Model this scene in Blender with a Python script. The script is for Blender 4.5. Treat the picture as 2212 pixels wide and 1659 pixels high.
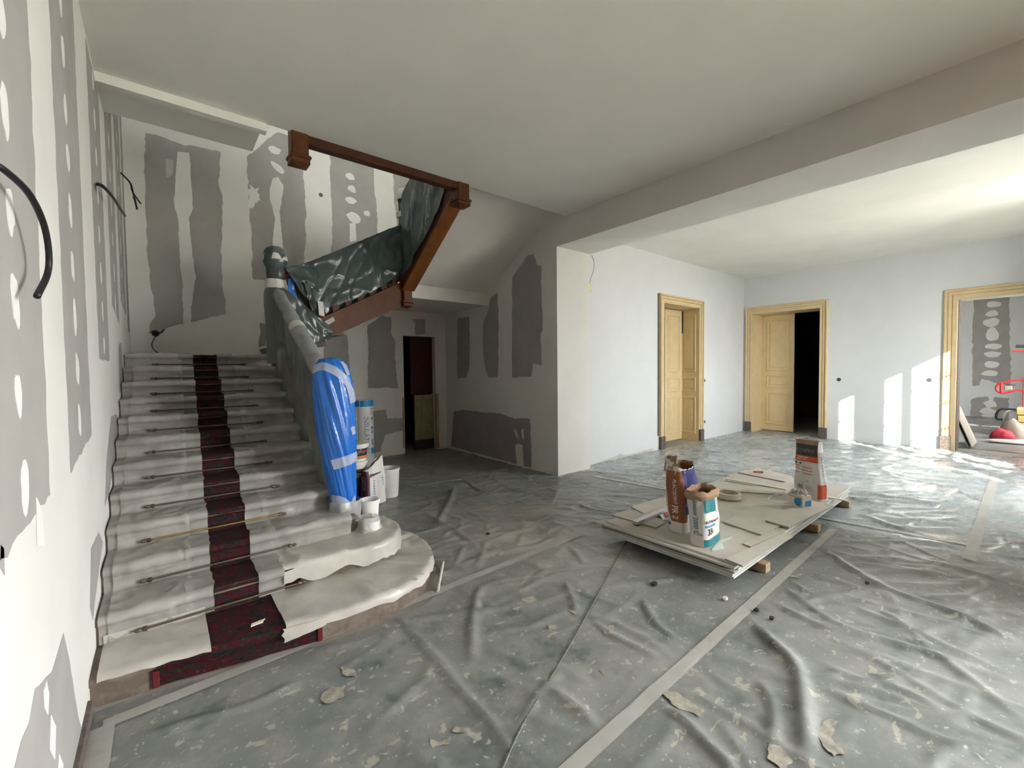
import bpy, math, random
import numpy as np
from mathutils import Vector, noise as mnoise

random.seed(7)
for _o in list(bpy.data.objects):
    bpy.data.objects.remove(_o)
SC = bpy.context.scene
COL = SC.collection

# ------------------------------------------------------------------ camera
EYE = np.array([0.0, 0.0, 1.65])
YAW, PITCH, ROLL = math.radians(39.0405), math.radians(1.9788), math.radians(0.5940)
FPX, CX, CY = 933.0, 1106.0, 829.5
_f = np.array([math.sin(YAW)*math.cos(PITCH), math.cos(YAW)*math.cos(PITCH), -math.sin(PITCH)])
_r = np.array([math.cos(YAW), -math.sin(YAW), 0.0])
_d = np.cross(_f, _r)
_R = _r*math.cos(ROLL) + _d*math.sin(ROLL)
_D = _d*math.cos(ROLL) - _r*math.sin(ROLL)
cam = bpy.data.cameras.new('camera')
camo = bpy.data.objects.new('camera', cam)
COL.objects.link(camo)
from mathutils import Matrix
camo.matrix_world = Matrix(((_R[0], -_D[0], -_f[0], EYE[0]), (_R[1], -_D[1], -_f[1], EYE[1]),
                            (_R[2], -_D[2], -_f[2], EYE[2]), (0, 0, 0, 1)))
cam.sensor_width = 36.0
cam.lens = FPX*36.0/2212.0
cam.clip_start = 0.02
cam.clip_end = 300
SC.camera = camo

# ------------------------------------------------------------------ world, sun, exposure
SC.view_settings.view_transform = 'Standard'
SC.view_settings.look = 'None'
SC.view_settings.gamma = 1.0
SC.view_settings.use_curve_mapping = False
SC.view_settings.exposure = 3.76
SC.cycles.max_bounces = 7
SC.cycles.diffuse_bounces = 5
SC.cycles.glossy_bounces = 3
SC.cycles.transparent_max_bounces = 8
SC.cycles.caustics_reflective = False
SC.cycles.caustics_refractive = False
SC.cycles.sample_clamp_indirect = 8.0
SC.cycles.use_denoising = True
SC.cycles.use_adaptive_sampling = True
SC.cycles.adaptive_threshold = 0.03

world = bpy.data.worlds.new('sky')
SC.world = world
world.use_nodes = True
_nt = world.node_tree
_bg = _nt.nodes['Background']
_sky = _nt.nodes.new('ShaderNodeTexSky')
_sky.sky_type = 'NISHITA'
_sky.sun_disc = False
SUN_DIR = Vector((1.05, 1.0, -0.62)).normalized()
_sky.sun_elevation = math.asin(-SUN_DIR.z)
_sky.sun_rotation = math.atan2(-SUN_DIR.x, -SUN_DIR.y)
_sky.altitude = 100
_sky.air_density = 1.0
_sky.dust_density = 0.6
_sky.ozone_density = 1.0
_mix = _nt.nodes.new('ShaderNodeMix')
_mix.data_type = 'RGBA'
_mix.inputs[0].default_value = 0.55
_mix.inputs[7].default_value = (0.172, 0.172, 0.160, 1)
_cl = _nt.nodes.new('ShaderNodeVectorMath')      # hazy sky: no bright aureole round the sun
_cl.operation = 'MINIMUM'
_cl.inputs[1].default_value = (0.21, 0.215, 0.23)
_nt.links.new(_sky.outputs[0], _cl.inputs[0])
_nt.links.new(_cl.outputs[0], _mix.inputs[6])
_nt.links.new(_mix.outputs[2], _bg.inputs[0])
_bg.inputs[1].default_value = 14.0

_sun = bpy.data.lights.new('sun', 'SUN')
_sun.energy = 1.5
_sun.angle = math.radians(0.6)
_sun.color = (1.0, 0.95, 0.87)
_suno = bpy.data.objects.new('sun', _sun)
_suno.rotation_euler = SUN_DIR.to_track_quat('-Z', 'Y').to_euler()
_suno.location = (-20, -20, 20)
COL.objects.link(_suno)

# daylight openings of the front walls: (x0, x1, z0, z1); the hall stands forward of the salon front
YH = -3.6
WIN_A = (7.43, 7.79, 0.82, 3.30)
WIN_B = (8.25, 9.30, 0.82, 3.30)
WIN_D = (13.7, 15.0, 0.82, 3.30)
WIN_UP = (-1.6, 2.3, 4.35, 5.75)         # y0, y1, z0, z1 in the upper side wall
WIN_SIDE = (-3.55, -1.10, 0.05, 3.40)      # y0, y1, z0, z1 in the side wall of the hall


def portal(c, sx, sz, d, name):
    a = bpy.data.lights.new(name, 'AREA')
    a.shape = 'RECTANGLE'
    a.size, a.size_y = sx, sz
    a.cycles.is_portal = True
    o = bpy.data.objects.new(name, a)
    o.location = c
    o.rotation_euler = Vector(d).to_track_quat('-Z', 'Z').to_euler()
    COL.objects.link(o)


for _w, _y in ((WIN_A, -1.13), (WIN_B, -1.13), (WIN_D, -1.13)):
    portal(((_w[0]+_w[1])/2, _y, (_w[2]+_w[3])/2), _w[1]-_w[0], _w[3]-_w[2], (0, 1, 0), 'daylight_portal')
for _w in (WIN_SIDE, WIN_UP):
    portal((4.651+0.13, (_w[0]+_w[1])/2, (_w[2]+_w[3])/2), _w[1]-_w[0], _w[3]-_w[2], (-1, 0, 0), 'daylight_portal')

# ------------------------------------------------------------------ helpers


def ray(u, v):
    return _R*((u-CX)/FPX) + _D*((v-CY)/FPX) + _f


def atz(u, v, z=0.0):
    d = ray(u, v)
    return EYE + d*((z-EYE[2])/d[2])


def aty(u, v, y):
    d = ray(u, v)
    return EYE + d*(y/d[1])


def atx(u, v, x):
    d = ray(u, v)
    return EYE + d*(x/d[0])


def nz(x, y=0.0, z=0.0):
    return mnoise.noise(Vector((x, y, z)))


class MB:
    """collects verts and faces of one mesh"""

    def __init__(self):
        self.v, self.f = [], []

    def add(self, verts, faces):
        n = len(self.v)
        self.v += [tuple(map(float, p)) for p in verts]
        self.f += [tuple(i+n for i in q) for q in faces]
        return self

    def box(self, a, b):
        x0, y0, z0 = a
        x1, y1, z1 = b
        return self.add([(x0, y0, z0), (x1, y0, z0), (x1, y1, z0), (x0, y1, z0),
                         (x0, y0, z1), (x1, y0, z1), (x1, y1, z1), (x0, y1, z1)],
                        [(0, 3, 2, 1), (4, 5, 6, 7), (0, 1, 5, 4), (1, 2, 6, 5), (2, 3, 7, 6), (3, 0, 4, 7)])

    def cbox(self, a, b, c=0.004):
        """box with chamfered edges"""
        a, b = np.array(a, float), np.array(b, float)
        c = min(c, 0.45*float(min(b-a)))
        vs, idx = [], {}
        for sx in (0, 1):
            for sy in (0, 1):
                for sz in (0, 1):
                    s = (sx, sy, sz)
                    for ax in range(3):
                        p = []
                        for k in range(3):
                            base = b[k] if s[k] else a[k]
                            if k != ax:
                                base += -c if s[k] else c
                            p.append(base)
                        idx[(s, ax)] = len(vs)
                        vs.append(p)
        fs = []
        for ax in range(3):
            o = [k for k in range(3) if k != ax]
            for side in (0, 1):
                q = []
                for m in ((0, 0), (1, 0), (1, 1), (0, 1)):
                    s = [0, 0, 0]
                    s[ax] = side
                    s[o[0]], s[o[1]] = m
                    q.append(idx[(tuple(s), ax)])
                flip = (side == 0) ^ (ax == 1)
                fs.append(tuple(q[::-1]) if flip else tuple(q))
        for ax in range(3):
            o = [k for k in range(3) if k != ax]
            for m in ((0, 0), (1, 0), (1, 1), (0, 1)):
                s0, s1 = [0, 0, 0], [0, 0, 0]
                s1[ax] = 1
                for s in (s0, s1):
                    s[o[0]], s[o[1]] = m
                fs.append((idx[(tuple(s0), o[0])], idx[(tuple(s1), o[0])], idx[(tuple(s1), o[1])], idx[(tuple(s0), o[1])]))
        for sx in (0, 1):
            for sy in (0, 1):
                for sz in (0, 1):
                    fs.append(tuple(idx[((sx, sy, sz), ax)] for ax in range(3)))
        return self.add(vs, fs)

    def prism(self, pts, z0, z1):
        """horizontal outline extruded upward"""
        n = len(pts)
        vs = [(p[0], p[1], z0) for p in pts] + [(p[0], p[1], z1) for p in pts]
        fs = [tuple(range(n-1, -1, -1)), tuple(range(n, 2*n))]
        fs += [(i, (i+1) % n, n+(i+1) % n, n+i) for i in range(n)]
        return self.add(vs, fs)

    def slab(self, pts, off):
        """3-D planar outline with thickness vector"""
        n = len(pts)
        off = np.array(off, float)
        vs = [np.array(p, float) for p in pts]
        vs = vs + [p+off for p in vs]
        fs = [tuple(range(n-1, -1, -1)), tuple(range(n, 2*n))]
        fs += [(i, (i+1) % n, n+(i+1) % n, n+i) for i in range(n)]
        return self.add(vs, fs)

    def poly(self, pts):
        return self.add(pts, [tuple(range(len(pts)))])

    def grid(self, fn, nu, nv, closed=False, keep=None):
        vs = [fn(i/(nu if closed else nu-1), j/(nv-1)) for j in range(nv) for i in range(nu)]
        fs = []
        for j in range(nv-1):
            for i in range(nu if closed else nu-1):
                a, b = j*nu+i, j*nu+(i+1) % nu
                if keep is None or keep(i, j):
                    fs.append((a, b, b+nu, a+nu))
        return self.add(vs, fs)

    def tube(self, pts, rad, seg=8, caps=True):
        pts = [np.array(p, float) for p in pts]
        n = len(pts)
        rads = rad if hasattr(rad, '__len__') else [rad]*n
        vs, prev = [], None
        for i, p in enumerate(pts):
            t = pts[min(i+1, n-1)] - pts[max(i-1, 0)]
            t = t/(np.linalg.norm(t)+1e-9)
            if prev is None:
                prev = np.array([0, 0, 1.0]) if abs(t[2]) < 0.9 else np.array([1.0, 0, 0])
            s = np.cross(t, prev)
            s /= np.linalg.norm(s)+1e-9
            w = np.cross(s, t)
            prev = w
            for k in range(seg):
                a = 2*math.pi*k/seg
                vs.append(p + rads[i]*(math.cos(a)*s + math.sin(a)*w))
        fs = [(i*seg+k, i*seg+(k+1) % seg, (i+1)*seg+(k+1) % seg, (i+1)*seg+k) for i in range(n-1) for k in range(seg)]
        if caps:
            fs += [tuple(range(seg-1, -1, -1)), tuple((n-1)*seg+k for k in range(seg))]
        return self.add(vs, fs)

    def lathe(self, c, prof, seg=28, axis='z'):
        """prof: list of (radius, height)"""
        vs = []
        for r, hh in prof:
            for k in range(seg):
                a = 2*math.pi*k/seg
                if axis == 'z':
                    vs.append((c[0]+r*math.cos(a), c[1]+r*math.sin(a), c[2]+hh))
                elif axis == 'y':
                    vs.append((c[0]+r*math.cos(a), c[1]+hh, c[2]+r*math.sin(a)))
                else:
                    vs.append((c[0]+hh, c[1]+r*math.cos(a), c[2]+r*math.sin(a)))
        n = len(prof)
        fs = [(i*seg+k, i*seg+(k+1) % seg, (i+1)*seg+(k+1) % seg, (i+1)*seg+k) for i in range(n-1) for k in range(seg)]
        if prof[0][0] > 1e-5:
            fs.append(tuple(range(seg-1, -1, -1)))
        if prof[-1][0] > 1e-5:
            fs.append(tuple((n-1)*seg+k for k in range(seg)))
        return self.add(vs, fs)


def spline(pts, n=8):
    """Catmull-Rom through the points"""
    P = [np.array(p, float) for p in pts]
    P = [2*P[0]-P[1]] + P + [2*P[-1]-P[-2]]
    out = []
    for i in range(1, len(P)-2):
        for k in range(n):
            t = k/n
            a, b, c, d = P[i-1], P[i], P[i+1], P[i+2]
            out.append(0.5*((2*b)+(-a+c)*t+(2*a-5*b+4*c-d)*t*t+(-a+3*b-3*c+d)*t**3))
    out.append(P[-2])
    return out


WPOS = {}


def link(o, parent, wpos):
    COL.objects.link(o)
    WPOS[o.name] = np.array(wpos, float)
    o.location = tuple(np.array(wpos, float) - (WPOS[parent.name] if parent else 0))
    if parent:
        o.parent = parent
    return o


def obj(name, mb, mat, parent=None, base=None, smooth=False):
    """one mesh object; mb holds world coordinates"""
    if base is None:
        base = WPOS[parent.name] if parent else np.zeros(3)
    base = np.array(base, float)
    me = bpy.data.meshes.new(name)
    me.from_pydata([tuple(np.array(p)-base) for p in mb.v], [], mb.f)
    me.materials.append(mat)
    if smooth:
        me.polygons.foreach_set('use_smooth', [True]*len(me.polygons))
        if smooth is not True:
            try:
                me.set_sharp_from_angle(angle=math.radians(smooth))
            except Exception:
                pass
    me.update()
    return link(bpy.data.objects.new(name, me), parent, base)


def tag(o, label=None, cat=None, group=None, kind=None):
    for k, v in (('label', label), ('category', cat), ('group', group), ('kind', kind)):
        if v:
            o[k] = v
    return o


def thing(name, label, cat, base, group=None):
    e = bpy.data.objects.new(name, None)
    e.empty_display_size = 0.1
    link(e, None, base)
    return tag(e, label, cat, group)


def struct(name, mb, mat, parent=None, smooth=False):
    o = obj(name, mb, mat, parent, smooth=smooth)
    if not parent:
        o['kind'] = 'structure'
    return o


# ------------------------------------------------------------------ materials
def _new(name):
    m = bpy.data.materials.new(name)
    m.use_nodes = True
    return m, m.node_tree, m.node_tree.nodes['Principled BSDF']


def _objco(nt, scale=(1, 1, 1)):
    tc = nt.nodes.new('ShaderNodeTexCoord')
    mp = nt.nodes.new('ShaderNodeMapping')
    mp.inputs['Scale'].default_value = scale
    nt.links.new(tc.outputs['Object'], mp.inputs['Vector'])
    return mp.outputs['Vector']


def _noise(nt, co, scale, detail=4, rough=0.55):
    n = nt.nodes.new('ShaderNodeTexNoise')
    n.inputs['Scale'].default_value = scale
    n.inputs['Detail'].default_value = detail
    n.inputs['Roughness'].default_value = rough
    nt.links.new(co, n.inputs['Vector'])
    return n.outputs['Fac']


def _ramp(nt, fac, stops):
    r = nt.nodes.new('ShaderNodeValToRGB')
    e = r.color_ramp.elements
    while len(e) < len(stops):
        e.new(0.5)
    for k, (p, c) in zip(e, stops):
        k.position = p
        k.color = (c[0], c[1], c[2], 1) if hasattr(c, '__len__') else (c, c, c, 1)
    nt.links.new(fac, r.inputs['Fac'])
    return r.outputs['Color']


def _mixc(nt, fac, a, b):
    m = nt.nodes.new('ShaderNodeMix')
    m.data_type = 'RGBA'
    for s, v in ((0, fac), (6, a), (7, b)):
        if hasattr(v, 'is_linked') or hasattr(v, 'links'):
            nt.links.new(v, m.inputs[s])
        else:
            m.inputs[s].default_value = v if not hasattr(v, '__len__') else (v[0], v[1], v[2], 1)
    return m.outputs[2]


def _bump(nt, b, fac, strength=0.2, dist=0.01):
    n = nt.nodes.new('ShaderNodeBump')
    n.inputs['Strength'].default_value = strength
    n.inputs['Distance'].default_value = dist
    nt.links.new(fac, n.inputs['Height'])
    nt.links.new(n.outputs['Normal'], b.inputs['Normal'])


def _ridged(nt, co, scale, detail=2):
    """thin crease pattern of crumpled film"""
    n = nt.nodes.new('ShaderNodeTexNoise')
    n.noise_type = 'RIDGED_MULTIFRACTAL'
    n.inputs['Scale'].default_value = scale
    n.inputs['Detail'].default_value = detail
    n.inputs['Roughness'].default_value = 0.45
    n.inputs['Distortion'].default_value = 0.4
    nt.links.new(co, n.inputs['Vector'])
    return n.outputs['Fac']


def pmat(name, col, rough=0.6, var=0.12, scale=6.0, bump=0.0, bscale=40.0, metal=0.0, spec=0.4, stretch=(1, 1, 1), alpha=1.0, coat=0.0):
    """plain surface with a little noise in colour and relief"""
    m, nt, b = _new(name)
    co = _objco(nt, stretch)
    n = _noise(nt, co, scale, 2)
    lo = [c*(1-var) for c in col]
    hi = [min(1, c*(1+var)) for c in col]
    nt.links.new(_ramp(nt, n, [(0.3, lo), (0.7, hi)]), b.inputs['Base Color'])
    b.inputs['Roughness'].default_value = rough
    b.inputs['Metallic'].default_value = metal
    b.inputs['Specular IOR Level'].default_value = spec
    b.inputs['Alpha'].default_value = alpha
    b.inputs['Coat Weight'].default_value = coat
    if bump > 0.07:
        _bump(nt, b, _noise(nt, co, bscale, 2), bump, 0.01)
    return m


def film_mat(name, col, rough, transp, transl=0.0, bump=0.3, bscale=25.0, var=0.1, stretch=(1, 1, 1), spec=0.5):
    """thin plastic film: diffuse gloss surface that lets some light straight through"""
    m, nt, b = _new(name)
    co = _objco(nt, stretch)
    n = _noise(nt, co, 5.0)
    nt.links.new(_ramp(nt, n, [(0.3, [c*(1-var) for c in col]), (0.7, [min(1, c*(1+var)) for c in col])]), b.inputs['Base Color'])
    b.inputs['Roughness'].default_value = rough
    b.inputs['Specular IOR Level'].default_value = spec
    _bump(nt, b, _ridged(nt, co, bscale*0.28), bump, 0.012)
    out = nt.nodes['Material Output']
    sh = b.outputs['BSDF']
    if transl:
        tl = nt.nodes.new('ShaderNodeBsdfTranslucent')
        tl.inputs['Color'].default_value = (*col, 1)
        mx = nt.nodes.new('ShaderNodeMixShader')
        mx.inputs[0].default_value = transl
        nt.links.new(sh, mx.inputs[1])
        nt.links.new(tl.outputs[0], mx.inputs[2])
        sh = mx.outputs[0]
    tr = nt.nodes.new('ShaderNodeBsdfTransparent')
    mx = nt.nodes.new('ShaderNodeMixShader')
    mx.inputs[0].default_value = transp
    nt.links.new(sh, mx.inputs[1])
    nt.links.new(tr.outputs[0], mx.inputs[2])
    nt.links.new(mx.outputs[0], out.inputs['Surface'])
    return m


def sheet_mat(k=1.0, tint=(1, 1, 1), name='floor_sheeting', gloss=1.0):
    """grey dusty floor sheeting with plaster drops and scuffs"""
    m, nt, b = _new(name)
    co = _objco(nt)
    big = _noise(nt, co, 1.1, 2, 0.6)
    base = _ramp(nt, big, [(p_, [min(0.9, c_*k*t_) for c_, t_ in zip(col_, tint)]) for p_, col_ in ((0.25, (0.150, 0.162, 0.160)), (0.5, (0.205, 0.215, 0.210)), (0.75, (0.275, 0.28, 0.268)))])
    # dusty film
    d = _noise(nt, co, 7.0, 5, 0.72)
    dust = _ramp(nt, d, [(0.47, 0.0), (0.72, 0.55)])
    gr = _noise(nt, co, 3.1, 3, 0.65)
    base2 = _mixc(nt, _ramp(nt, gr, [(0.56, 0.0), (0.68, 0.75)]), base, (0.085, 0.108, 0.104))
    c0 = _mixc(nt, dust, base2, (0.36, 0.355, 0.33))
    # trampled dusty ground between the steps and the stack
    vm = nt.nodes.new('ShaderNodeVectorMath')
    vm.operation = 'DISTANCE'
    vm.inputs[1].default_value = (2.6, 3.2, 0.0)
    nt.links.new(co, vm.inputs[0])
    ad = nt.nodes.new('ShaderNodeMath')
    ad.operation = 'MULTIPLY_ADD'
    ad.inputs[1].default_value = 0.42
    nt.links.new(vm.outputs['Value'], ad.inputs[0])
    nt.links.new(_noise(nt, co, 3.4, 4, 0.75), ad.inputs[2])
    c1 = _mixc(nt, _ramp(nt, ad.outputs[0], [(0.45, 0.8), (0.95, 0.12), (1.0, 0.0)]), c0, (0.40, 0.375, 0.325))
    # plaster drops, stretched smears and fine specks
    def drops(scale, sc, lo, hi, fac, seed):
        mp = _objco(nt, scale)
        v = nt.nodes.new('ShaderNodeTexNoise')
        v.noise_dimensions = '4D'
        v.inputs['W'].default_value = seed
        v.inputs['Scale'].default_value = sc
        v.inputs['Detail'].default_value = 3
        v.inputs['Roughness'].default_value = 0.62
        v.inputs['Distortion'].default_value = 0.6
        nt.links.new(mp, v.inputs['Vector'])
        return _ramp(nt, v.outputs['Fac'], [(lo, 0.0), (hi, fac)])
    c2 = _mixc(nt, drops((1.0, 1.5, 1.0), 9.0, 0.61, 0.65, 0.75, 1.0), c1, (0.43, 0.405, 0.345))
    c2 = _mixc(nt, drops((1.0, 1.0, 1.0), 19.0, 0.635, 0.67, 0.8, 4.0), c2, (0.46, 0.44, 0.38))
    sp = _noise(nt, co, 48.0, 2, 0.5)
    specks = _ramp(nt, sp, [(0.70, 0.0), (0.74, 0.8)])
    c3 = _mixc(nt, specks, c2, (0.52, 0.50, 0.45))
    nt.links.new(c3, b.inputs['Base Color'])
    rr = _ramp(nt, d, [(0.35, 0.28*gloss), (0.7, 0.48*gloss)])
    nt.links.new(rr, b.inputs['Roughness'])
    b.inputs['Specular IOR Level'].default_value = 0.5
    _bump(nt, b, _ridged(nt, _objco(nt, (1.0, 1.0, 1.0)), 4.5), 0.30, 0.012)
    return m


def carpet_mat():
    m, nt, b = _new('stair_carpet')
    co = _objco(nt, (1.0, 1.6, 1.6))
    n = _noise(nt, co, 17.0, 5, 0.7)
    c = _ramp(nt, n, [(0.36, (0.013, 0.012, 0.014)), (0.47, (0.030, 0.024, 0.024)), (0.54, (0.045, 0.009, 0.012)), (0.68, (0.090, 0.012, 0.018))])
    d = _noise(nt, co, 30.0, 4)
    c2 = _mixc(nt, _ramp(nt, d, [(0.60, 0.0), (0.75, 0.30)]), c, (0.24, 0.21, 0.18))
    nt.links.new(c2, b.inputs['Base Color'])
    b.inputs['Roughness'].default_value = 0.95
    b.inputs['Specular IOR Level'].default_value = 0.1
    _bump(nt, b, _noise(nt, co, 220.0, 2), 0.5, 0.004)
    return m


def wood_mat(name, c0, c1, rough=0.4, axis=(1, 1, 1), dusty=0.0):
    m, nt, b = _new(name)
    co = _objco(nt, axis)
    n = _noise(nt, co, 5.0, 6, 0.6)
    c = _ramp(nt, n, [(0.3, c0), (0.7, c1)])
    if dusty:
        d = _noise(nt, _objco(nt), 9.0, 5, 0.7)
        c = _mixc(nt, _ramp(nt, d, [(0.45, 0.0), (0.75, dusty)]), c, (0.34, 0.31, 0.27))
    nt.links.new(c, b.inputs['Base Color'])
    b.inputs['Roughness'].default_value = rough
    b.inputs['Specular IOR Level'].default_value = 0.22
    _bump(nt, b, n, 0.12, 0.004)
    return m


M = dict(
    plaster=pmat('filler_white', (0.74, 0.735, 0.70), 0.85, 0.035, 2.0, 0.06, 60, spec=0.2),
    paint=pmat('white_wall', (0.70, 0.715, 0.73), 0.80, 0.02, 3.0, 0.05, 90, spec=0.25),
    ceil=pmat('ceiling_white', (0.83, 0.83, 0.785), 0.85, 0.03, 1.5, 0.03, 60, spec=0.2),
    board=pmat('bare_board', (0.385, 0.372, 0.355), 0.9, 0.06, 3.0, 0.05, 80, spec=0.15),
    board_p=pmat('bare_board_mauve', (0.33, 0.30, 0.31), 0.9, 0.07, 3.0, 0.05, 80, spec=0.15),
    spot=pmat('filler_spot', (0.78, 0.785, 0.76), 0.85, 0.03, 4.0, 0.06, 60, spec=0.2),
    spot_g=pmat('filler_thin', (0.56, 0.55, 0.52), 0.85, 0.06, 8.0, 0.06, 60, spec=0.2),
    floor=pmat('stone_floor', (0.33, 0.31, 0.28), 0.7, 0.15, 2.5, 0.1, 30),
    ground=pmat('gravel_ground', (0.68, 0.65, 0.57), 0.95, 0.15, 3.0),
    entry=wood_mat('bounce_cut_wood', (0.13, 0.085, 0.05), (0.20, 0.14, 0.09), 0.5),  # dark wood invented for the unseen front wall, to cut bounce light
    cream_shaded=pmat('shaded_cream_paint', (0.30, 0.25, 0.14), 0.5, 0.1, 6.0),  # cream door paint with the shade of the doorway put into the colour
    absorber=pmat('bounce_absorber', (0.035, 0.045, 0.022), 0.95, 0.3, 6.0),  # for the added ground strip that swallows bounce light
    outside=pmat('outside_render', (0.62, 0.59, 0.53), 0.9, 0.08, 1.0),
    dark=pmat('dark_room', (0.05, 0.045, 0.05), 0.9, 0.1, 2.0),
    cream=pmat('cream_paint', (0.69, 0.545, 0.315), 0.42, 0.05, 5.0, 0.04, 30),
    plinth=pmat('bare_plinth', (0.13, 0.105, 0.09), 0.8, 0.35, 30.0, 0.3, 60),
    wood=wood_mat('mahogany', (0.085, 0.030, 0.012), (0.135, 0.050, 0.020), 0.42),
    wood_dark=wood_mat('mahogany_dark', (0.060, 0.024, 0.015), (0.10, 0.042, 0.024), 0.4),
    wood_red=wood_mat('red_wood', (0.16, 0.022, 0.012), (0.23, 0.04, 0.02), 0.35),
    step=wood_mat('dusty_step_wood', (0.115, 0.085, 0.065), (0.18, 0.14, 0.11), 0.6, dusty=0.5),
    carpet=carpet_mat(),
    border=pmat('carpet_border', (0.12, 0.010, 0.015), 0.95, 0.2, 40.0),
    brass=pmat('brass', (0.42, 0.30, 0.12), 0.35, 0.2, 20.0, metal=0.9),
    brass_dull=pmat('dull_brass', (0.13, 0.10, 0.075), 0.5, 0.2, 20.0, metal=0.6),
    sheet=sheet_mat(),
    sheet_s=sheet_mat(1.75, (0.95, 1.0, 1.06), 'sheen_floor_sheeting', 0.72),  # lighter, bluer sheeting: the window sheen is put into the base colour
    film=film_mat('stair_film', (0.47, 0.455, 0.42), 0.32, 0.26, 0.10, 0.9, 14, 0.22),
    film_w=film_mat('stair_film_thick', (0.60, 0.575, 0.52), 0.30, 0.12, 0.10, 0.9, 12, 0.16),
    tape=film_mat('clear_tape', (0.56, 0.55, 0.52), 0.25, 0.45, 0.0, 0.25, 40),
    tape_w=film_mat('white_tape', (0.74, 0.73, 0.69), 0.40, 0.15, 0.0, 0.25, 40),
    tape_f=film_mat('floor_tape', (0.50, 0.495, 0.46), 0.26, 0.22, 0.0, 0.3, 40),
    tape_b=film_mat('clear_tape_on_blue', (0.62, 0.70, 0.80), 0.15, 0.45, 0.0, 0.4, 60),
    grey=film_mat('grey_film', (0.075, 0.100, 0.098), 0.22, 0.04, 0.10, 0.6, 8, spec=0.6),
    grey_l=film_mat('grey_film_dusty', (0.17, 0.192, 0.176), 0.30, 0.10, 0.15, 0.6, 7, spec=0.6),
    foam=film_mat('pale_foam_wrap', (0.30, 0.315, 0.325), 0.5, 0.02, 0.1, 0.5, 30),
    blue=film_mat('blue_film', (0.018, 0.165, 0.62), 0.22, 0.0, 0.12, 0.55, 10, stretch=(1.6, 1.6, 0.45), spec=0.6),
    cable=pmat('black_cable', (0.015, 0.015, 0.017), 0.45),
    white=pmat('white_plastic', (0.74, 0.74, 0.71), 0.35, 0.04),
    bagw=pmat('white_paper', (0.70, 0.69, 0.66), 0.5, 0.05, 8.0, 0.25, 25),
    kraft=pmat('kraft_paper', (0.36, 0.24, 0.15), 0.8, 0.12, 12.0, 0.3, 30),
    kraft_d=pmat('kraft_inside', (0.26, 0.15, 0.09), 0.85, 0.15, 12.0),
    rust=pmat('print_rust', (0.29, 0.10, 0.04), 0.5, 0.06),
    navy=pmat('print_navy', (0.010, 0.018, 0.13), 0.5, 0.08),
    teal=pmat('print_teal', (0.018, 0.19, 0.215), 0.4, 0.08),
    sky=pmat('print_sky', (0.06, 0.32, 0.62), 0.4, 0.08),
    cyan=pmat('print_blue', (0.02, 0.25, 0.55), 0.4, 0.05),
    black=pmat('print_black', (0.03, 0.028, 0.032), 0.45, 0.1),
    char=pmat('print_charcoal', (0.07, 0.065, 0.07), 0.45, 0.08),
    orange=pmat('print_orange', (0.62, 0.12, 0.045), 0.45, 0.06),
    greytx=pmat('print_grey', (0.32, 0.31, 0.30), 0.5, 0.05),
    plum=pmat('print_plum', (0.075, 0.02, 0.055), 0.4, 0.1),
    violet=pmat('print_violet', (0.12, 0.09, 0.35), 0.5, 0.1),
    green=pmat('print_green', (0.10, 0.35, 0.18), 0.5, 0.1),
    wtext=pmat('print_white', (0.80, 0.79, 0.75), 0.5, 0.03),
    face=pmat('board_face', (0.545, 0.515, 0.455), 0.85, 0.07, 4.0, 0.05, 60),
    edge=pmat('board_core', (0.60, 0.62, 0.585), 0.9, 0.06, 10.0, 0.1, 80),
    edge_g=pmat('board_core_green', (0.47, 0.54, 0.505), 0.9, 0.06, 10.0, 0.1, 80),
    edge_d=pmat('board_core_dusty', (0.36, 0.33, 0.28), 0.9, 0.1, 10.0, 0.1, 80),
    batten=wood_mat('raw_pine', (0.34, 0.25, 0.15), (0.46, 0.35, 0.22), 0.7, (1, 6, 6)),
    metal=pmat('galvanised', (0.55, 0.56, 0.57), 0.35, 0.08, 12.0, metal=0.7),
    paper=pmat('joint_paper', (0.72, 0.67, 0.56), 0.8, 0.05),
    pink=pmat('pink_foam', (0.62, 0.17, 0.17), 0.8, 0.1),
    red=pmat('red_paint', (0.55, 0.03, 0.035), 0.35, 0.08),
    red_bag=pmat('red_cloth', (0.42, 0.03, 0.05), 0.7, 0.15, 12.0, 0.3, 20),
    taupe=pmat('taupe_cloth', (0.30, 0.25, 0.20), 0.8, 0.12, 9.0, 0.3, 20),
    yellow=pmat('insulation_yellow', (0.62, 0.48, 0.20), 0.85, 0.12, 9.0, 0.3, 30),
    ochre=pmat('pale_yellow_tape', (0.72, 0.66, 0.36), 0.5, 0.05),
    steel=pmat('dark_steel', (0.06, 0.065, 0.085), 0.35, 0.1, metal=0.5),
    splash=pmat('dried_plaster', (0.33, 0.31, 0.262), 0.9, 0.3, 25.0),
    hole=pmat('socket_hole', (0.03, 0.025, 0.025), 0.8),
)
# ------------------------------------------------------------------ the setting
XL, XB, XB2, XF, XF2 = -0.32, 4.651, 5.387, 11.566, 12.15
YC, YP, YF, YF2, YB, YN = 4.457, 4.64, 4.85, 5.18, 7.941, -1.0
ZC, ZB, ZU, ZT = 3.875, 3.479, 4.17, 7.0


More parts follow.
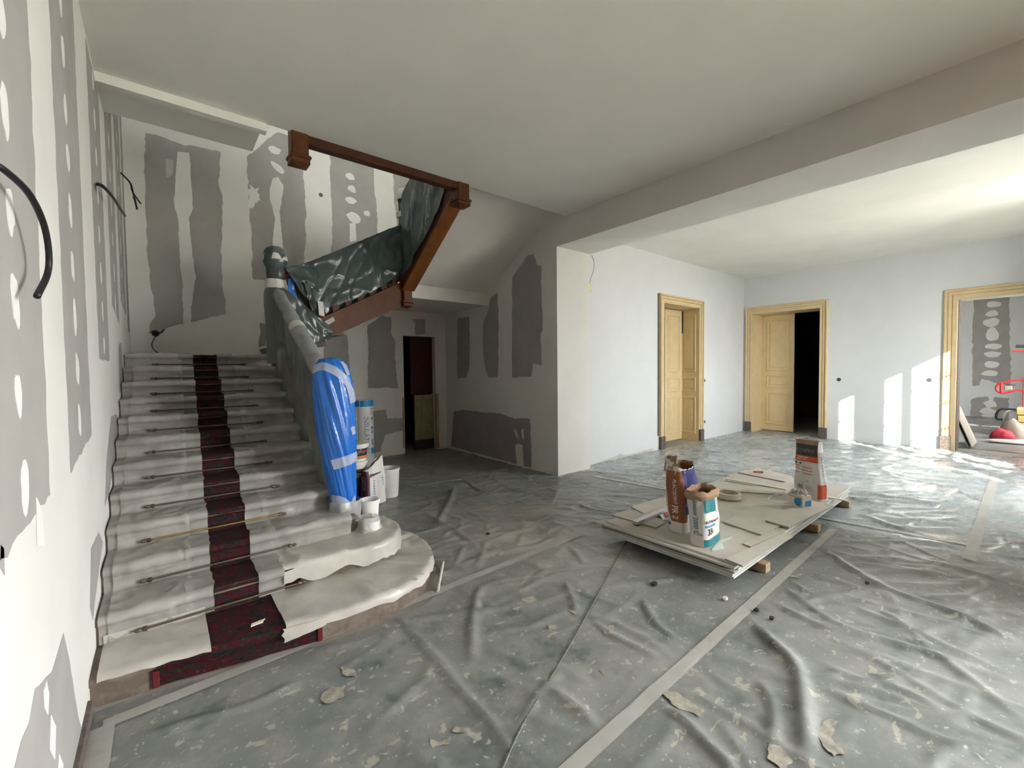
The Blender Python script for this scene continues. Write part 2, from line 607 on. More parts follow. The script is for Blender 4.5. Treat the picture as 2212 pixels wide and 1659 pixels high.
def wall_cells(axis, p0, p1, a0, a1, z0, z1, holes=()):
    """wall of thickness p0..p1 on one axis, spanning a0..a1, with rectangular openings"""
    mb = MB()
    A = sorted({a0, a1, *[v for h in holes for v in h[:2] if a0 < v < a1]})
    Zs = sorted({z0, z1, *[v for h in holes for v in h[2:] if z0 < v < z1]})
    for i in range(len(A)-1):
        j = 0
        while j < len(Zs)-1:
            def open_(jj):
                ca, cz = (A[i]+A[i+1])/2, (Zs[jj]+Zs[jj+1])/2
                return any(h[0] < ca < h[1] and h[2] < cz < h[3] for h in holes)
            if open_(j):
                j += 1
                continue
            k = j
            while k+1 < len(Zs)-1 and not open_(k+1):
                k += 1
            if axis == 'y':
                mb.box((A[i], p0, Zs[j]), (A[i+1], p1, Zs[k+1]))
            else:
                mb.box((p0, A[i], Zs[j]), (p1, A[i+1], Zs[k+1]))
            j = k+1
    return mb


struct('floor', MB().box((-0.45, -1.1, -0.12), (20.2, 9.6, 0.0)), M['floor'])
struct('floor_entrance', MB().box((-0.45, YH-0.1, -0.12), (XB+0.1, -1.1, 0.0)), M['wood_dark'])  # unseen floor, made dark so that less light bounces to the ceiling
struct('ground', MB().box((-40, -60, -0.35), (60, 12, -0.25)), M['ground'])

struct('ground_absorber', MB().box((XB+0.12, -12.0, -0.25), (8.4, -1.12, -0.20)), M['absorber'])  # dark strip added outside to cut ground bounce onto the hall ceiling

wall_left = struct('wall_left', MB().box((XL-0.14, 1.05, 0.0), (XL, YB+0.2, ZT)).box((XL-0.14, YH-0.1, ZC), (XL, 1.05, ZT)), M['plaster'])
struct('wall_left_entrance', MB().box((XL-0.14, YH-0.1, 0.0), (XL, 1.05, ZC)), M['wood_dark'])  # unseen stretch of wall, darkened to keep bounce off the beam
wall_back = struct('wall_back', wall_cells('y', YB, YB+0.2, XL, XB, 0, ZT, [(3.70, 4.40, 0, 2.33)]), M['plaster'])
wall_spine = struct('wall_spine', MB().box((XB, YP, 0), (XB2, YB+0.2, ZC)).box((XB, 4.457, ZC), (XB2, YB+0.2, ZT))
                    , M['plaster'])
struct('wall_upper', wall_cells('x', XB, XB+0.1, YH-0.1, YC, ZC, ZT, [WIN_UP]), M['plaster'])
struct('trim_beam', MB().box((XB, -1.0, ZB), (XB2, YP, ZC)), M['plaster'])
struct('trim_pier_edge', MB().box((XB-0.004, YP-0.004, 0.02), (XB+0.004, YP+0.004, ZB)), M['spot'])
wall_salon = struct('wall_salon', wall_cells('y', YF, YF2, XB2, XF, 0, ZC, [(7.87, 9.28, 0, 2.97)]), M['paint'])
wall_far = struct('wall_far', wall_cells('x', XF, XF2, -1.0, 9.4, 0, ZC, [(3.21, 4.64, 0, 2.975), (-0.38, 1.05, 0, 2.88)]), M['paint'])
struct('wall_front', wall_cells('y', -1.1, -1.0, XB, 20.1, 0, ZU, [WIN_A, WIN_B, WIN_D]), M['paint'])
struct('wall_hall_front', wall_cells('y', YH-0.1, YH, XL-0.14, XB+0.1, 0, ZC), M['entry'])
struct('wall_hall_front_upper', MB().box((XL-0.14, YH-0.1, ZC), (XB+0.1, YH, ZT)), M['plaster'])
struct('wall_hall_side', wall_cells('x', XB, XB+0.1, YH, -1.0, 0, ZC, [WIN_SIDE]), M['wood_dark'])  # unseen wall round the side window, dark finish added against bounce light
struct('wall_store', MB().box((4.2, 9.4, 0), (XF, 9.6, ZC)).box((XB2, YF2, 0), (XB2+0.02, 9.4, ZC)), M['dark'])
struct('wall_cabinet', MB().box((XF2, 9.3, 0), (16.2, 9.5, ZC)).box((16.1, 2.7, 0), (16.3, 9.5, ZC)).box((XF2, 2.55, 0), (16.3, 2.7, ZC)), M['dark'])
wall_end = struct('wall_end', MB().box((19.9, -1.0, 0), (20.1, 2.7, ZC)).box((16.3, 2.55, 0), (20.1, 2.7, ZC)), M['paint'])
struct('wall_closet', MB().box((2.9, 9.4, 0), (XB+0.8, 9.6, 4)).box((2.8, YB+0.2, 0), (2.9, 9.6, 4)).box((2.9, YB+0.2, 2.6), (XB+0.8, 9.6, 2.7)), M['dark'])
struct('ceiling', MB().box((-0.45, YH-0.1, ZC), (XB, YC, ZU)).box((-0.45, YC, ZC), (0.78, 5.09, ZU)), M['ceil'])
struct('ceiling', MB().box((XB2, -1.1, ZC), (20.2, YF2, ZU)).box((XB, YF2, ZC+0.001), (20.2, 9.6, ZU)), M['ceil'])
struct('ceiling', MB().box((-0.45, YH-0.1, ZT), (XB2, YB+0.2, ZT+0.15)), M['ceil'])
struct('wall_light_block', MB().box((0.68, YH, ZU), (0.78, 5.09, ZT)), M['plaster'])  # unseen partition, added to keep daylight off the left of the back wall
struct('trim_ceiling_edge', MB().box((XL, YC-0.012, 3.805), (0.80, YC+0.07, ZC)), M['ceil'])

# window bars (the windows stand in the front wall, to the right of the view and behind it)
def window(n, w, cols, rows):
    mb = MB()
    x0, x1, z0, z1 = w
    fr = 0.03
    for a, b in (((x0, z0), (x0+fr, z1)), ((x1-fr, z0), (x1, z1)), ((x0, z0), (x1, z0+fr)), ((x0, z1-fr), (x1, z1))):
        mb.box((a[0], -1.08, a[1]), (b[0], -1.03, b[1]))
    for c in cols:
        mb.box((c[0], -1.08, z0), (c[1], -1.03, z1))
    for i in range(1, rows):
        z = z0+(z1-z0)*i/rows
        mb.box((x0, -1.07, z-0.013), (x1, -1.04, z+0.013))
    tag(struct('window_%d' % n, mb, M['white']), 'white glazed window frame in the front wall')


window(1, WIN_A, [], 5)
window(2, WIN_B, [(8.57, 8.71)], 5)
window(3, WIN_D, [(14.30, 14.42)], 5)

# under-stair soffits: second flight, second landing, third flight
def soffit_flight3():
    mb = MB()
    z = lambda y: 3.025+0.595*(6.40-y)
    mb.add([(2.99, 6.40, z(6.40)), (XB, 6.40, z(6.40)), (XB, 4.40, z(4.40)), (2.99, 4.40, z(4.40)),
            (2.99, 6.40, z(6.40)+0.06), (XB, 6.40, z(6.40)+0.06), (XB, 4.40, z(4.40)+0.06), (2.99, 4.40, z(4.40)+0.06)],
           [(0, 1, 2, 3), (7, 6, 5, 4), (0, 4, 5, 1), (1, 5, 6, 2), (2, 6, 7, 3), (3, 7, 4, 0)])
    return mb


struct('ceiling_under_flight', soffit_flight3(), M['plaster'])
struct('ceiling_under_landing', MB().box((2.86, 6.40, 2.81), (XB, YB, 3.03)), M['plaster'])


def soffit_flight2():
    z = lambda x: 2.06+0.49*(x-1.70)
    q = [(1.15, z(1.15)), (2.95, 2.81), (2.95, 2.87), (1.15, z(1.15)+0.06)]
    return MB().slab([(a, 6.20, b) for a, b in q], (0, YB-6.20, 0))


struct('ceiling_under_second_flight', soffit_flight2(), M['plaster'])


# ---- joint filler and bare board on the walls, one part each
def ragged(pts, amp, step, seed, axis):
    """subdivide an outline and roughen it inside its plane (axis = the constant one)"""
    k = [i for i in range(3) if i != axis]
    out = []
    n = len(pts)
    for i in range(n):
        a, b = np.array(pts[i], float), np.array(pts[(i+1) % n], float)
        L = np.linalg.norm(b-a)
        m = max(1, int(L/step))
        d = (b-a)/(L+1e-9)
        nrm = np.zeros(3)
        nrm[k[0]], nrm[k[1]] = -d[k[1]], d[k[0]]
        for j in range(m):
            t = j/m
            p = a+(b-a)*t
            w = nz(p[0]*9+seed, p[1]*9, p[2]*9)*0.9 + 0.7*nz(p[0]*31+seed, p[1]*31, p[2]*31)
            out.append(p+nrm*amp*w)
    return out


_seed = [0]


def wall_patch(wall, axis, plane, pix, mat, lift, amp=0.02, step=0.05, name='bare_board_patch', sign=-1):
    """pixel outline carried onto a wall plane and built there as a thin layer"""
    _seed[0] += 3.7
    pts = []
    for u, v in pix:
        p = (atx(u, v, plane) if axis == 0 else aty(u, v, plane)) if axis < 2 else atz(u, v, plane)
        p = np.array(p)
        pts.append(p)
    r = ragged(pts, amp, step, _seed[0], axis)
    off = np.zeros(3)
    off[axis] = sign*lift
    return obj(name, MB().slab(r, off), mat, wall)


def wall_spot(wall, axis, plane, c, ra, rz, mat, lift, sign=-1, tilt=0.0, name='filler_spot'):
    """a dab of filler over a screw, c in wall coordinates (along, z)"""
    _seed[0] += 1.3
    pts = []
    for k in range(16):
        a = 2*math.pi*k/16
        w = 1+0.35*nz(math.cos(a)*1.2+_seed[0], math.sin(a)*1.2, _seed[0])
        dx, dz = ra*w*math.cos(a), rz*w*math.sin(a)
        dx, dz = dx*math.cos(tilt)-dz*math.sin(tilt), dx*math.sin(tilt)+dz*math.cos(tilt)
        s, z = c[0]+dx, c[1]+dz
        pts.append((plane, s, z) if axis == 0 else (s, plane, z))
    off = np.zeros(3)
    off[axis] = sign*lift
    return obj(name, MB().slab(pts, off), mat, wall)


# left wall: bare board bands between the filled joints (along y, from ceiling down)
def band(y0, y1, z0, z1, slant=0.0, seedamp=0.02):
    pts = [(XL, y0, z0+slant), (XL, y1, z0), (XL, y1, z1), (XL, y0, z1)]
    _seed[0] += 2.1
    r = ragged(pts, seedamp, 0.05, _seed[0], 0)
    obj('bare_board_patch', MB().slab(r, (0.001, 0, 0)), M['board'], wall_left)


for y0, y1, z0, sl in ((1.10, 2.22, 1.22, -0.05), (2.66, 3.42, 1.30, -0.08), (3.98, 4.72, 1.75, 0.0), (5.18, 5.98, 2.15, 0.1), (6.36, 7.20, 2.35, 0.1), (7.52, 7.90, 2.2, 0)):
    band(y0, y1, z0, 3.84 if y0 < 4.4 else 5.6, sl)
for yc, z0, st in ((1.86, 1.32, 0.265), (2.98, 1.42, 0.25), (4.33, 1.85, 0.27), (5.55, 2.3, 0.3), (6.72, 2.5, 0.3)):
    z = z0
    i = 0
    while z < (3.8 if yc < 4.4 else 4.9):
        _w = nz(yc*3, i*1.7)
        wall_spot(wall_left, 0, XL+0.001, (yc+0.03*_w, z), 0.042+0.012*_w, 0.075+0.03*nz(i*2.3, yc), M['spot'], 0.0015, 1, 0.05)
        z += st*(1+0.15*nz(i*0.9, yc*2))
        i += 1
for pix in ([(137, 1366), (150, 1430), (168, 1545), (178, 1580), (168, 1700), (20, 1700), (45, 1600), (62, 1560), (75, 1490), (112, 1450)],
            [(0, 1178), (8, 1185), (10, 1240), (0, 1225)],
            [(196, 1185), (212, 1150), (222, 1170), (213, 1235), (200, 1340), (194, 1310)],
            [(240, 900), (252, 895), (258, 930), (236, 1060), (226, 1095), (230, 990)],
            [(256, 745), (262, 740), (266, 830), (258, 850)]):
    wall_patch(wall_left, 0, XL, pix, M['board'], 0.001, 0.008, 0.05, sign=1)
for pix in ([(100, 1470), (105, 1500), (103, 1545), (96, 1530), (94, 1490)], [(110, 1545), (120, 1570), (118, 1640), (108, 1620)], [(128, 1630), (136, 1650), (136, 1690), (124, 1690)],
            [(78, 1075), (90, 1100), (95, 1180), (80, 1180)]):
    wall_patch(wall_left, 0, XL+0.001, pix, M['spot'], 0.0015, 0.004, 0.03, 'filler_spot', 1)

# back wall of the stair well
BW = [
    [(314, 284), (390, 310), (475, 328), (474, 395), (482, 440), (477, 560), (480, 590), (487, 679), (440, 690), (395, 702), (395, 700), (325, 718), (322, 700), (334, 682), (325, 600), (318, 540), (316, 470), (312, 380)],
    [(533, 338), (600, 285), (640, 300), (655, 370), (660, 440), (660, 520), (655, 600), (600, 605), (546, 604), (542, 480), (535, 400)],
    [(712, 322), (806, 350), (808, 410), (812, 430), (815, 480), (815, 560), (716, 560), (718, 480), (714, 400)],
    [(848, 370), (884, 378), (886, 420), (860, 500), (852, 440)],
    [(700, 760), (700, 735), (748, 722), (752, 740), (755, 800), (757, 870), (700, 900)],
    [(794, 704), (826, 681), (845, 685), (845, 720), (853, 738), (855, 800), (860, 838), (795, 838), (796, 760)],
    [(890, 688), (919, 690), (918, 722), (896, 724), (897, 700)],
    [(805, 888), (834, 885), (836, 905), (870, 903), (870, 930), (832, 940), (825, 962), (822, 978), (805, 980)],
    [(562, 700), (575, 700), (575, 745), (560, 750)],
]
for k, pix in enumerate(BW):
    wall_patch(wall_back, 1, YB, pix, M['board'], 0.001, 0.022, 0.05)
BS = [
    [(383, 328), (408, 330), (412, 380), (416, 420), (418, 450), (408, 470), (412, 520), (420, 580), (422, 600), (415, 650), (413, 700), (396, 705), (394, 620), (388, 560), (386, 480), (376, 440), (378, 400)],
    [(590, 385), (600, 383), (612, 400), (608, 440), (604, 455), (610, 520), (612, 560), (616, 580), (592, 580), (590, 520), (594, 470), (584, 430), (582, 405)],
    [(755, 482), (768, 482), (770, 520), (756, 522)],
    [(358, 342), (375, 346), (374, 378), (360, 384), (358, 372)],
]
for k, pix in enumerate(BS):
    wall_patch(wall_back, 1, YB-0.001, pix, M['spot_g'] if k == 3 else M['spot'], 0.0015, 0.012, 0.04, 'filler_band')
for u, v, a, b, t in ((593, 324, .095, .06, 0), (600, 362, .12, .055, -0.6), (757, 382, .075, .06, 0), (760, 408, .08, .06, -.3), (758, 433, .10, .06, -.1), (763, 470, .12, .09, -.2), (793, 461, .055, .055, 0)):
    p = aty(u, v, YB)
    wall_spot(wall_back, 1, YB-0.001, (p[0], p[2]), a, b, M['spot'], 0.0015, -1, t)
wall_patch(wall_back, 1, YB-0.001, [(540, 398), (552, 412), (560, 402), (556, 424), (562, 432), (548, 446), (540, 450)], M['spot'], 0.0015, 0.05, 0.03, 'filler_band')
# spine wall facing the hall
SW = [
    ([(988, 688), (1014, 684), (1015, 740), (1014, 790), (1008, 816), (988, 818), (987, 760)], 'board'),
    ([(1061, 642), (1075, 632), (1077, 700), (1076, 800), (1075, 815), (1055, 815), (1046, 785), (1043, 740), (1044, 695), (1052, 680)], 'board'),
    ([(1140, 551), (1152, 549), (1160, 572), (1169, 575), (1169, 640), (1173, 680), (1172, 712), (1168, 720), (1170, 790), (1152, 785), (1148, 813), (1106, 816), (1106, 700), (1106, 600), (1120, 580)], 'board'),
    ([(980, 890), (1000, 884), (1035, 890), (1080, 893), (1112, 904), (1140, 903), (1145, 905), (1149, 1000), (1147, 1011), (1114, 1002), (975, 964)], 'board_p'),
]
for pix, mt in SW:
    wall_patch(wall_spine, 0, XB, pix, M[mt], 0.001, 0.016, 0.04)
for pix in ([(1113, 962), (1120, 958), (1129, 962), (1131, 1008), (1117, 1003)], [(1110, 925), (1116, 932), (1121, 950), (1114, 940)], [(1126, 930), (1131, 925), (1132, 950), (1128, 948)]):
    wall_patch(wall_spine, 0, XB-0.001, pix, M['plaster'], 0.0015, 0.006, 0.03, 'filler_band')
# bare strip along the salon wall foot
wall_patch(wall_salon, 1, YF, [(1280, 1003), (1330, 985), (1340, 979), (1350, 984), (1412, 968), (1412, 976), (1280, 1012)], M['spot_g'], 0.001, 0.01, 0.05)
# end room wall, seen through the right-hand doorway
for pix, mt in (([(2104, 640), (2180, 636), (2182, 740), (2184, 800), (2180, 835), (2120, 818), (2116, 832), (2100, 834), (2101, 700)], 'board'),
                ([(2098, 862), (2112, 858), (2135, 856), (2137, 866), (2146, 866), (2148, 857), (2180, 860), (2178, 905), (2096, 902)], 'board')):
    wall_patch(wall_end, 0, 19.9, pix, M[mt], 0.001, 0.03, 0.08)
for u, v, a, b in ((2147, 657, .15, .10), (2143, 677, .14, .09), (2142, 697, .16, .14), (2145, 722, .13, .20), (2146, 748, .17, .09), (2144, 765, .17, .09), (2142, 787, .16, .10), (2139, 806, .17, .10), (2139, 873, .13, .12), (2136, 889, .18, .10), (2136, 898, .15, .06)):
    p = atx(u, v, 19.9)
    wall_spot(wall_end, 0, 19.899, (p[1], p[2]), a, b, M['spot'], 0.0015, -1)


# ---- doors
def casing_mesh(axis, plane, a0, a1, zt, sign, prof):
    """mitred architrave round an opening a0..a1, head at zt; prof = (outward, proud) pairs"""
    vs, n = [], len(prof)
    for node in range(4):
        for o, d in prof:
            a = a0-o if node < 2 else a1+o
            z = 0.0 if node in (0, 3) else zt+o
            vs.append((plane+sign*d, a, z) if axis == 0 else (a, plane+sign*d, z))
    fs = [(k*n+i, k*n+i+1, (k+1)*n+i+1, (k+1)*n+i) for k in range(3) for i in range(n-1)]
    return MB().add(vs, fs)


PROF = [(0.0, -0.02), (0.0, 0.022), (0.050, 0.024), (0.053, 0.010), (0.061, 0.010), (0.064, 0.034), (0.100, 0.036), (0.104, 0.024), (0.112, 0.024), (0.118, 0.052), (0.142, 0.056), (0.152, 0.046), (0.16, 0.0)]


def panel(mb, axis, plane, a0, a1, z0, z1, sign):
    """raised and fielded panel"""
    rings = [(0.0, 0.0), (0.012, 0.012), (0.03, 0.010), (0.038, -0.008), (0.075, -0.004), (0.085, 0.008)]
    vs = []
    for ins, d in rings:
        for a, z in ((a0+ins, z0+ins), (a1-ins, z0+ins), (a1-ins, z1-ins), (a0+ins, z1-ins)):
            vs.append((plane+sign*d, a, z) if axis == 0 else (a, plane+sign*d, z))
    n = len(rings)
    fs = [(k*4+i, k*4+(i+1) % 4, (k+1)*4+(i+1) % 4, (k+1)*4+i) for k in range(n-1) for i in range(4)]
    fs.append(tuple((n-1)*4+i for i in range(4)))
    return mb.add(vs, fs)


def panels(leaf, axis, plane, a0, a1, sign, zs=((0.16, 0.98), (1.10, 1.42), (1.54, 2.82))):
    for z0, z1 in zs:
        obj('panel', panel(MB(), axis, plane, a0, a1, z0, z1, sign), M['cream'], leaf)


# salon door: opening 7.87..9.28, leaf closed on the right, folded away on the left
d1 = tag(thing('door_1', 'cream double door in the white wall left of the room corner, left leaf open', None, (8.57, YF, 0)), kind='structure')
obj('casing', casing_mesh(1, YF, 7.87, 9.28, 2.97, -1, PROF), M['cream'], d1)
obj('lining', MB().box((7.85, YF-0.01, 0), (7.875, YF2+0.14, 2.97)).box((9.275, YF-0.01, 0), (9.30, YF2+0.14, 2.97)).box((7.85, YF-0.01, 2.95), (9.30, YF2+0.14, 2.975)), M['cream'], d1)
for z0, z1 in ((0.16, 0.98), (1.10, 1.42), (1.54, 2.82)):
    obj('lining_panel', panel(MB(), 0, 9.275, YF+0.06, YF2+0.08, z0, z1, -1), M['cream'], d1)
lf = obj('leaf', MB().box((8.56, YF2+0.06, 0.015), (9.272, YF2+0.10, 2.93)), M['cream'], d1)
panels(lf, 1, YF2+0.06, 8.67, 9.17, -1)
obj('bolt', MB().cbox((9.255, YF2+0.035, 2.42), (9.272, YF2+0.06, 2.92), 0.003), M['steel'], d1)
for x0 in (7.71, 9.28):
    obj('plinth_block', MB().cbox((x0, YF-0.058, 0), (x0+0.16, YF, 0.26), 0.004), M['plinth'], d1)
obj('bare_edge', wall_cells('y', YF-0.004, YF, 7.66, 7.715, 0.28, 3.12), M['plinth'], d1)
# far wall door, by the corner
d2 = tag(thing('door_2', 'cream double door in the far wall beside the corner, right leaf open to a dark room', None, (XF, 3.93, 0)), kind='structure')
obj('casing', casing_mesh(0, XF, 3.21, 4.64, 2.975, -1, PROF), M['cream'], d2)
obj('lining', MB().box((XF-0.01, 3.19, 0), (XF2+0.06, 3.215, 2.975)).box((XF-0.01, 4.635, 0), (XF2+0.06, 4.66, 2.975)).box((XF-0.01, 3.19, 2.955), (XF2+0.06, 4.66, 2.98)), M['cream'], d2)
lf = obj('leaf', MB().box((XF2-0.01, 3.905, 0.015), (XF2+0.03, 4.632, 2.95)), M['cream'], d2)
panels(lf, 0, XF2-0.01, 4.01, 4.53, -1)
for y0 in (3.05, 4.65):
    obj('plinth_block', MB().cbox((XF-0.058, y0, 0), (XF, y0+0.15, 0.26), 0.004), M['plinth'], d2)
# wide doorway on the right
d3 = tag(thing('door_3', 'cream cased doorway on the right opening to a bright room', None, (XF, 0.335, 0)), kind='structure')
obj('casing', casing_mesh(0, XF, -0.38, 1.05, 2.88, -1, [(o*1.12, d) for o, d in PROF]), M['cream'], d3)
obj('lining', MB().box((XF-0.01, -0.40, 0), (XF+0.12, -0.375, 2.885)).box((XF-0.01, 1.045, 0), (XF+0.12, 1.07, 2.885)).box((XF-0.01, -0.40, 2.865), (XF+0.12, 1.07, 2.89)), M['cream'], d3)
obj('bare_jamb', MB().box((XF+0.12, 1.035, 0), (XF2, 1.06, 2.88)), M['plinth'], d3)
obj('plinth_block', MB().cbox((XF-0.06, 1.09, 0), (XF, 1.24, 0.30), 0.004), M['plinth'], d3)
# small door under the stairs
d4 = tag(thing('door_4', 'dark doorway under the stairs with a half-height cream panelled door', None, (4.05, YB, 0)), kind='structure')
obj('jamb', MB().box((3.66, YB-0.012, 0.12), (3.70, YB+0.02, 1.12)).box((4.40, YB-0.012, 0.02), (4.46, YB+0.02, 1.16)), M['batten'], d4)
lf = obj('leaf', MB().box((3.97, YB+0.10, 0.22), (4.395, YB+0.14, 1.14)), M['cream_shaded'], d4)
for a0, a1 in ((4.0, 4.16), (4.20, 4.37)):
    obj('panel', panel(MB(), 1, YB+0.10, a0, a1, 0.34, 1.05, -1), M['cream_shaded'], lf)
obj('kick_plate', MB().box((3.97, YB+0.09, 0.02), (4.395, YB+0.15, 0.22)), M['dark'], d4)
obj('upper_panel', MB().box((3.90, YB+0.12, 1.16), (4.395, YB+0.15, 2.32)), pmat('oxblood_paint', (0.045, 0.008, 0.008), 0.3), d4)
# skirting gap on the left wall
struct('baseboard_left', MB().box((XL, YH, 0.0), (XL+0.018, 2.84, 0.09)), M['plinth'])
struct('trim_pier_foot', MB().box((XB2-0.72, YP-0.012, 0), (XB2, YP, 0.02)), M['spot_g'])
# ------------------------------------------------------------------ staircase
RI, TR, Y1, NOSE = 0.1545, 0.32, 2.915, 0.028
LZ1 = 12*RI                         # first landing
LZ2 = LZ1 + 8*RI                    # second landing
YL = Y1 + 11*TR                     # front of first landing
XS = 1.20                           # open side of the first flight
DRIFT = 0.026


def dx(y):
    return DRIFT*(y-2.9)


stair = thing('staircase', 'dark wooden staircase with landings rising in three flights round the well', 'staircase', (0.4, 2.9, 0))
ST1 = [(XL, 2.895), (0.0, 2.855), (0.35, 2.785), (0.71, 2.715), (1.05, 2.70), (1.25, 2.725), (1.40, 2.785), (1.53, 2.895), (1.63, 3.03), (1.70, 3.19), (1.735, 3.36), (1.735, 3.52), (1.70, 3.68), (1.62, 3.82), (1.48, 3.93), (1.30, 3.98), (XS, 3.98)]
ST2 = [(XL, 3.207), (0.5, 3.207), (0.75, 3.205), (1.0, 3.19), (1.22, 3.180), (1.36, 3.205), (1.46, 3.285), (1.525, 3.40), (1.555, 3.53), (1.55, 3.66), (1.50, 3.80), (1.41, 3.90), (1.28, 3.96), (XS, 3.97)]


def inset(pts, d):
    out = []
    for i, p in enumerate(pts):
        a = np.array(pts[max(i-1, 0)]); b = np.array(pts[min(i+1, len(pts)-1)])
        t = b-a
        n = np.array([-t[1], t[0]])/(np.linalg.norm(t)+1e-9)
        out.append((p[0]+n[0]*d, p[1]+n[1]*d))
    out[0] = (XL, out[0][1])
    return out


def step_mesh(n):
    mb = MB()
    z0, z1 = (n-1)*RI, n*RI
    if n <= 2:
        o = ST1 if n == 1 else ST2
        back = 3.98
        mb.prism(inset(o, 0.028)+[(XL, back)], z0, z1-0.036)
        mb.prism(o+[(XL, back)], z1-0.036, z1)
    else:
        y = Y1+(n-1)*TR
        yb_ = y+TR+0.02 if n < 12 else YB
        xr = XS if n < 12 else 1.22
        mb.box((XL, y, z0-(0.0 if n > 3 else 0.0)), (xr, yb_, z1-0.036))
        mb.cbox((XL, y-NOSE, z1-0.036), (xr+0.02, yb_, z1), 0.01)
    return mb


for n in range(1, 13):
    obj('step' if n < 12 else 'landing', step_mesh(n), M['step'], stair)
# second flight (eight risers along +x) and second landing
X2 = 1.26
T2 = (2.90-X2)/7.0
for k in range(1, 8):
    z1 = LZ1+k*RI
    x0 = X2+(k-1)*T2
    obj('step', MB().box((x0, 6.16, z1-RI-0.02), (x0+T2+0.02, YB, z1-0.036)).cbox((x0-0.025, 6.16, z1-0.036), (x0+T2+0.02, YB, z1), 0.01), M['step'], stair)
obj('landing', MB().box((2.86, 6.44, 3.03), (XB, YB, LZ2)), M['step'], stair)
# third flight toward the viewer
T3 = (6.44-4.50)/6.0
for k in range(1, 7):
    z1 = LZ2+k*RI
    y0 = 6.44-(k-1)*T3
    zs3 = 3.025+0.595*(6.40-(y0-T3))+0.07
    obj('step', MB().box((3.0, y0-T3, zs3), (XB, y0+0.02, zs3+0.04)), M['step'], stair)


def moulded(mb, x, y, z0, z1, w, drop=True):
    """square newel with moulded drop"""
    h = w/2
    mb.cbox((x-h, y-h, z0), (x+h, y+h, z1), 0.012)
    if drop:
        mb.cbox((x-h-0.018, y-h-0.018, z0+0.045), (x+h+0.018, y+h+0.018, z0+0.075), 0.008)
        mb.cbox((x-h-0.008, y-h-0.008, z0+0.0), (x+h+0.008, y+h+0.008, z0+0.045), 0.008)
        c = MB()
        mb.add([(x-h-0.008, y-h-0.008, z0), (x+h+0.008, y-h-0.008, z0), (x+h+0.008, y+h+0.008, z0), (x-h-0.008, y+h+0.008, z0), (x, y, z0-0.035)],
               [(1, 0, 4), (2, 1, 4), (3, 2, 4), (0, 3, 4)])
    return mb


YS = 6.12
# newels: foot, first landing corner, second landing corner, gallery ends
obj('newel_post', moulded(MB(), 1.17, 3.74, 0.309, 1.58, 0.13, False), M['wood_red'], stair)
obj('newel_post', moulded(MB(), 1.15, YS, 1.72, 3.02, 0.13, False), M['wood_red'], stair)
obj('newel_post', moulded(MB(), 2.90, YS-0.03, 2.61, 4.22, 0.14), M['wood'], stair)
obj('newel_post', moulded(MB(), 1.07, YC+0.03, 3.60, 5.25, 0.15), M['wood'], stair)
obj('newel_post', moulded(MB(), 2.87, YC+0.03, 3.62, 5.25, 0.16), M['wood'], stair)
# gallery fascia under the ceiling edge
obj('fascia', MB().cbox((1.07, YC-0.03, 3.80), (2.87, YC+0.09, 4.26), 0.01), M['wood_dark'], stair)


def string_mesh(axis, at0, at1, lo, hi, c):
    """closed string board: (coord, zlow, zhigh) at two ends"""
    q = [(lo[0], lo[1]), (hi[0], hi[1]), (hi[0], hi[2]), (lo[0], lo[2])]
    if axis == 'y':
        return MB().slab([(a, at0, b) for a, b in q], (0, at1-at0, 0))
    return MB().slab([(at0, a, b) for a, b in q], (at1-at0, 0, 0))


obj('string_board', string_mesh('y', YS-0.05, YS+0.03, (1.22, 1.825, 2.09), (2.84, 2.62, 2.945), 0), M['wood'], stair)
obj('string_cap', string_mesh('y', YS-0.062, YS+0.042, (1.22, 2.085, 2.115), (2.84, 2.94, 2.972), 0), M['wood'], stair)
obj('string_board', string_mesh('x', 2.82, 2.99, (YS-0.10, 2.86, 3.24), (YC+0.1, 3.79, 4.30), 0), M['wood_dark'], stair)
obj('string_cap', string_mesh('x', 2.81, 3.0, (YS-0.10, 2.835, 2.865), (YC+0.1, 3.765, 3.795), 0), wood_mat('bounce_lit_wood', (0.16, 0.055, 0.018), (0.24, 0.09, 0.03), 0.3), stair)  # underside of the string, bounced light put into a brighter orange wood
# first flight string at the open side
obj('string_board', string_mesh('x', XS, XS+0.04, (3.86, 0.30, 0.62), (YS, 1.42, 1.86), 0), M['wood'], stair)


def rail(p0, p1, parent=stair, r=0.036):
    obj('handrail', MB().tube([p0, p1], r, 10), M['wood_red'], parent, smooth=40)


def railz1(y):
    """top of the first-flight handrail"""
    return 1.50+0.545*(y-3.95)


def railz2(x):
    return 2.86+0.51*(x-1.25)


def railz3(y):
    return 4.06+0.60*(YS-y)


rail((1.15, 3.82, railz1(3.82)), (1.15, YS-0.05, railz1(YS-0.05)))
rail((1.21, YS+0.01, railz2(1.21)), (2.86, YS+0.01, railz2(2.86)))
rail((2.90, YS-0.1, railz3(YS-0.1)), (2.88, YC+0.1, railz3(YC+0.1)))
rail((1.1, YC+0.03, 5.12), (2.85, YC+0.03, 5.12))


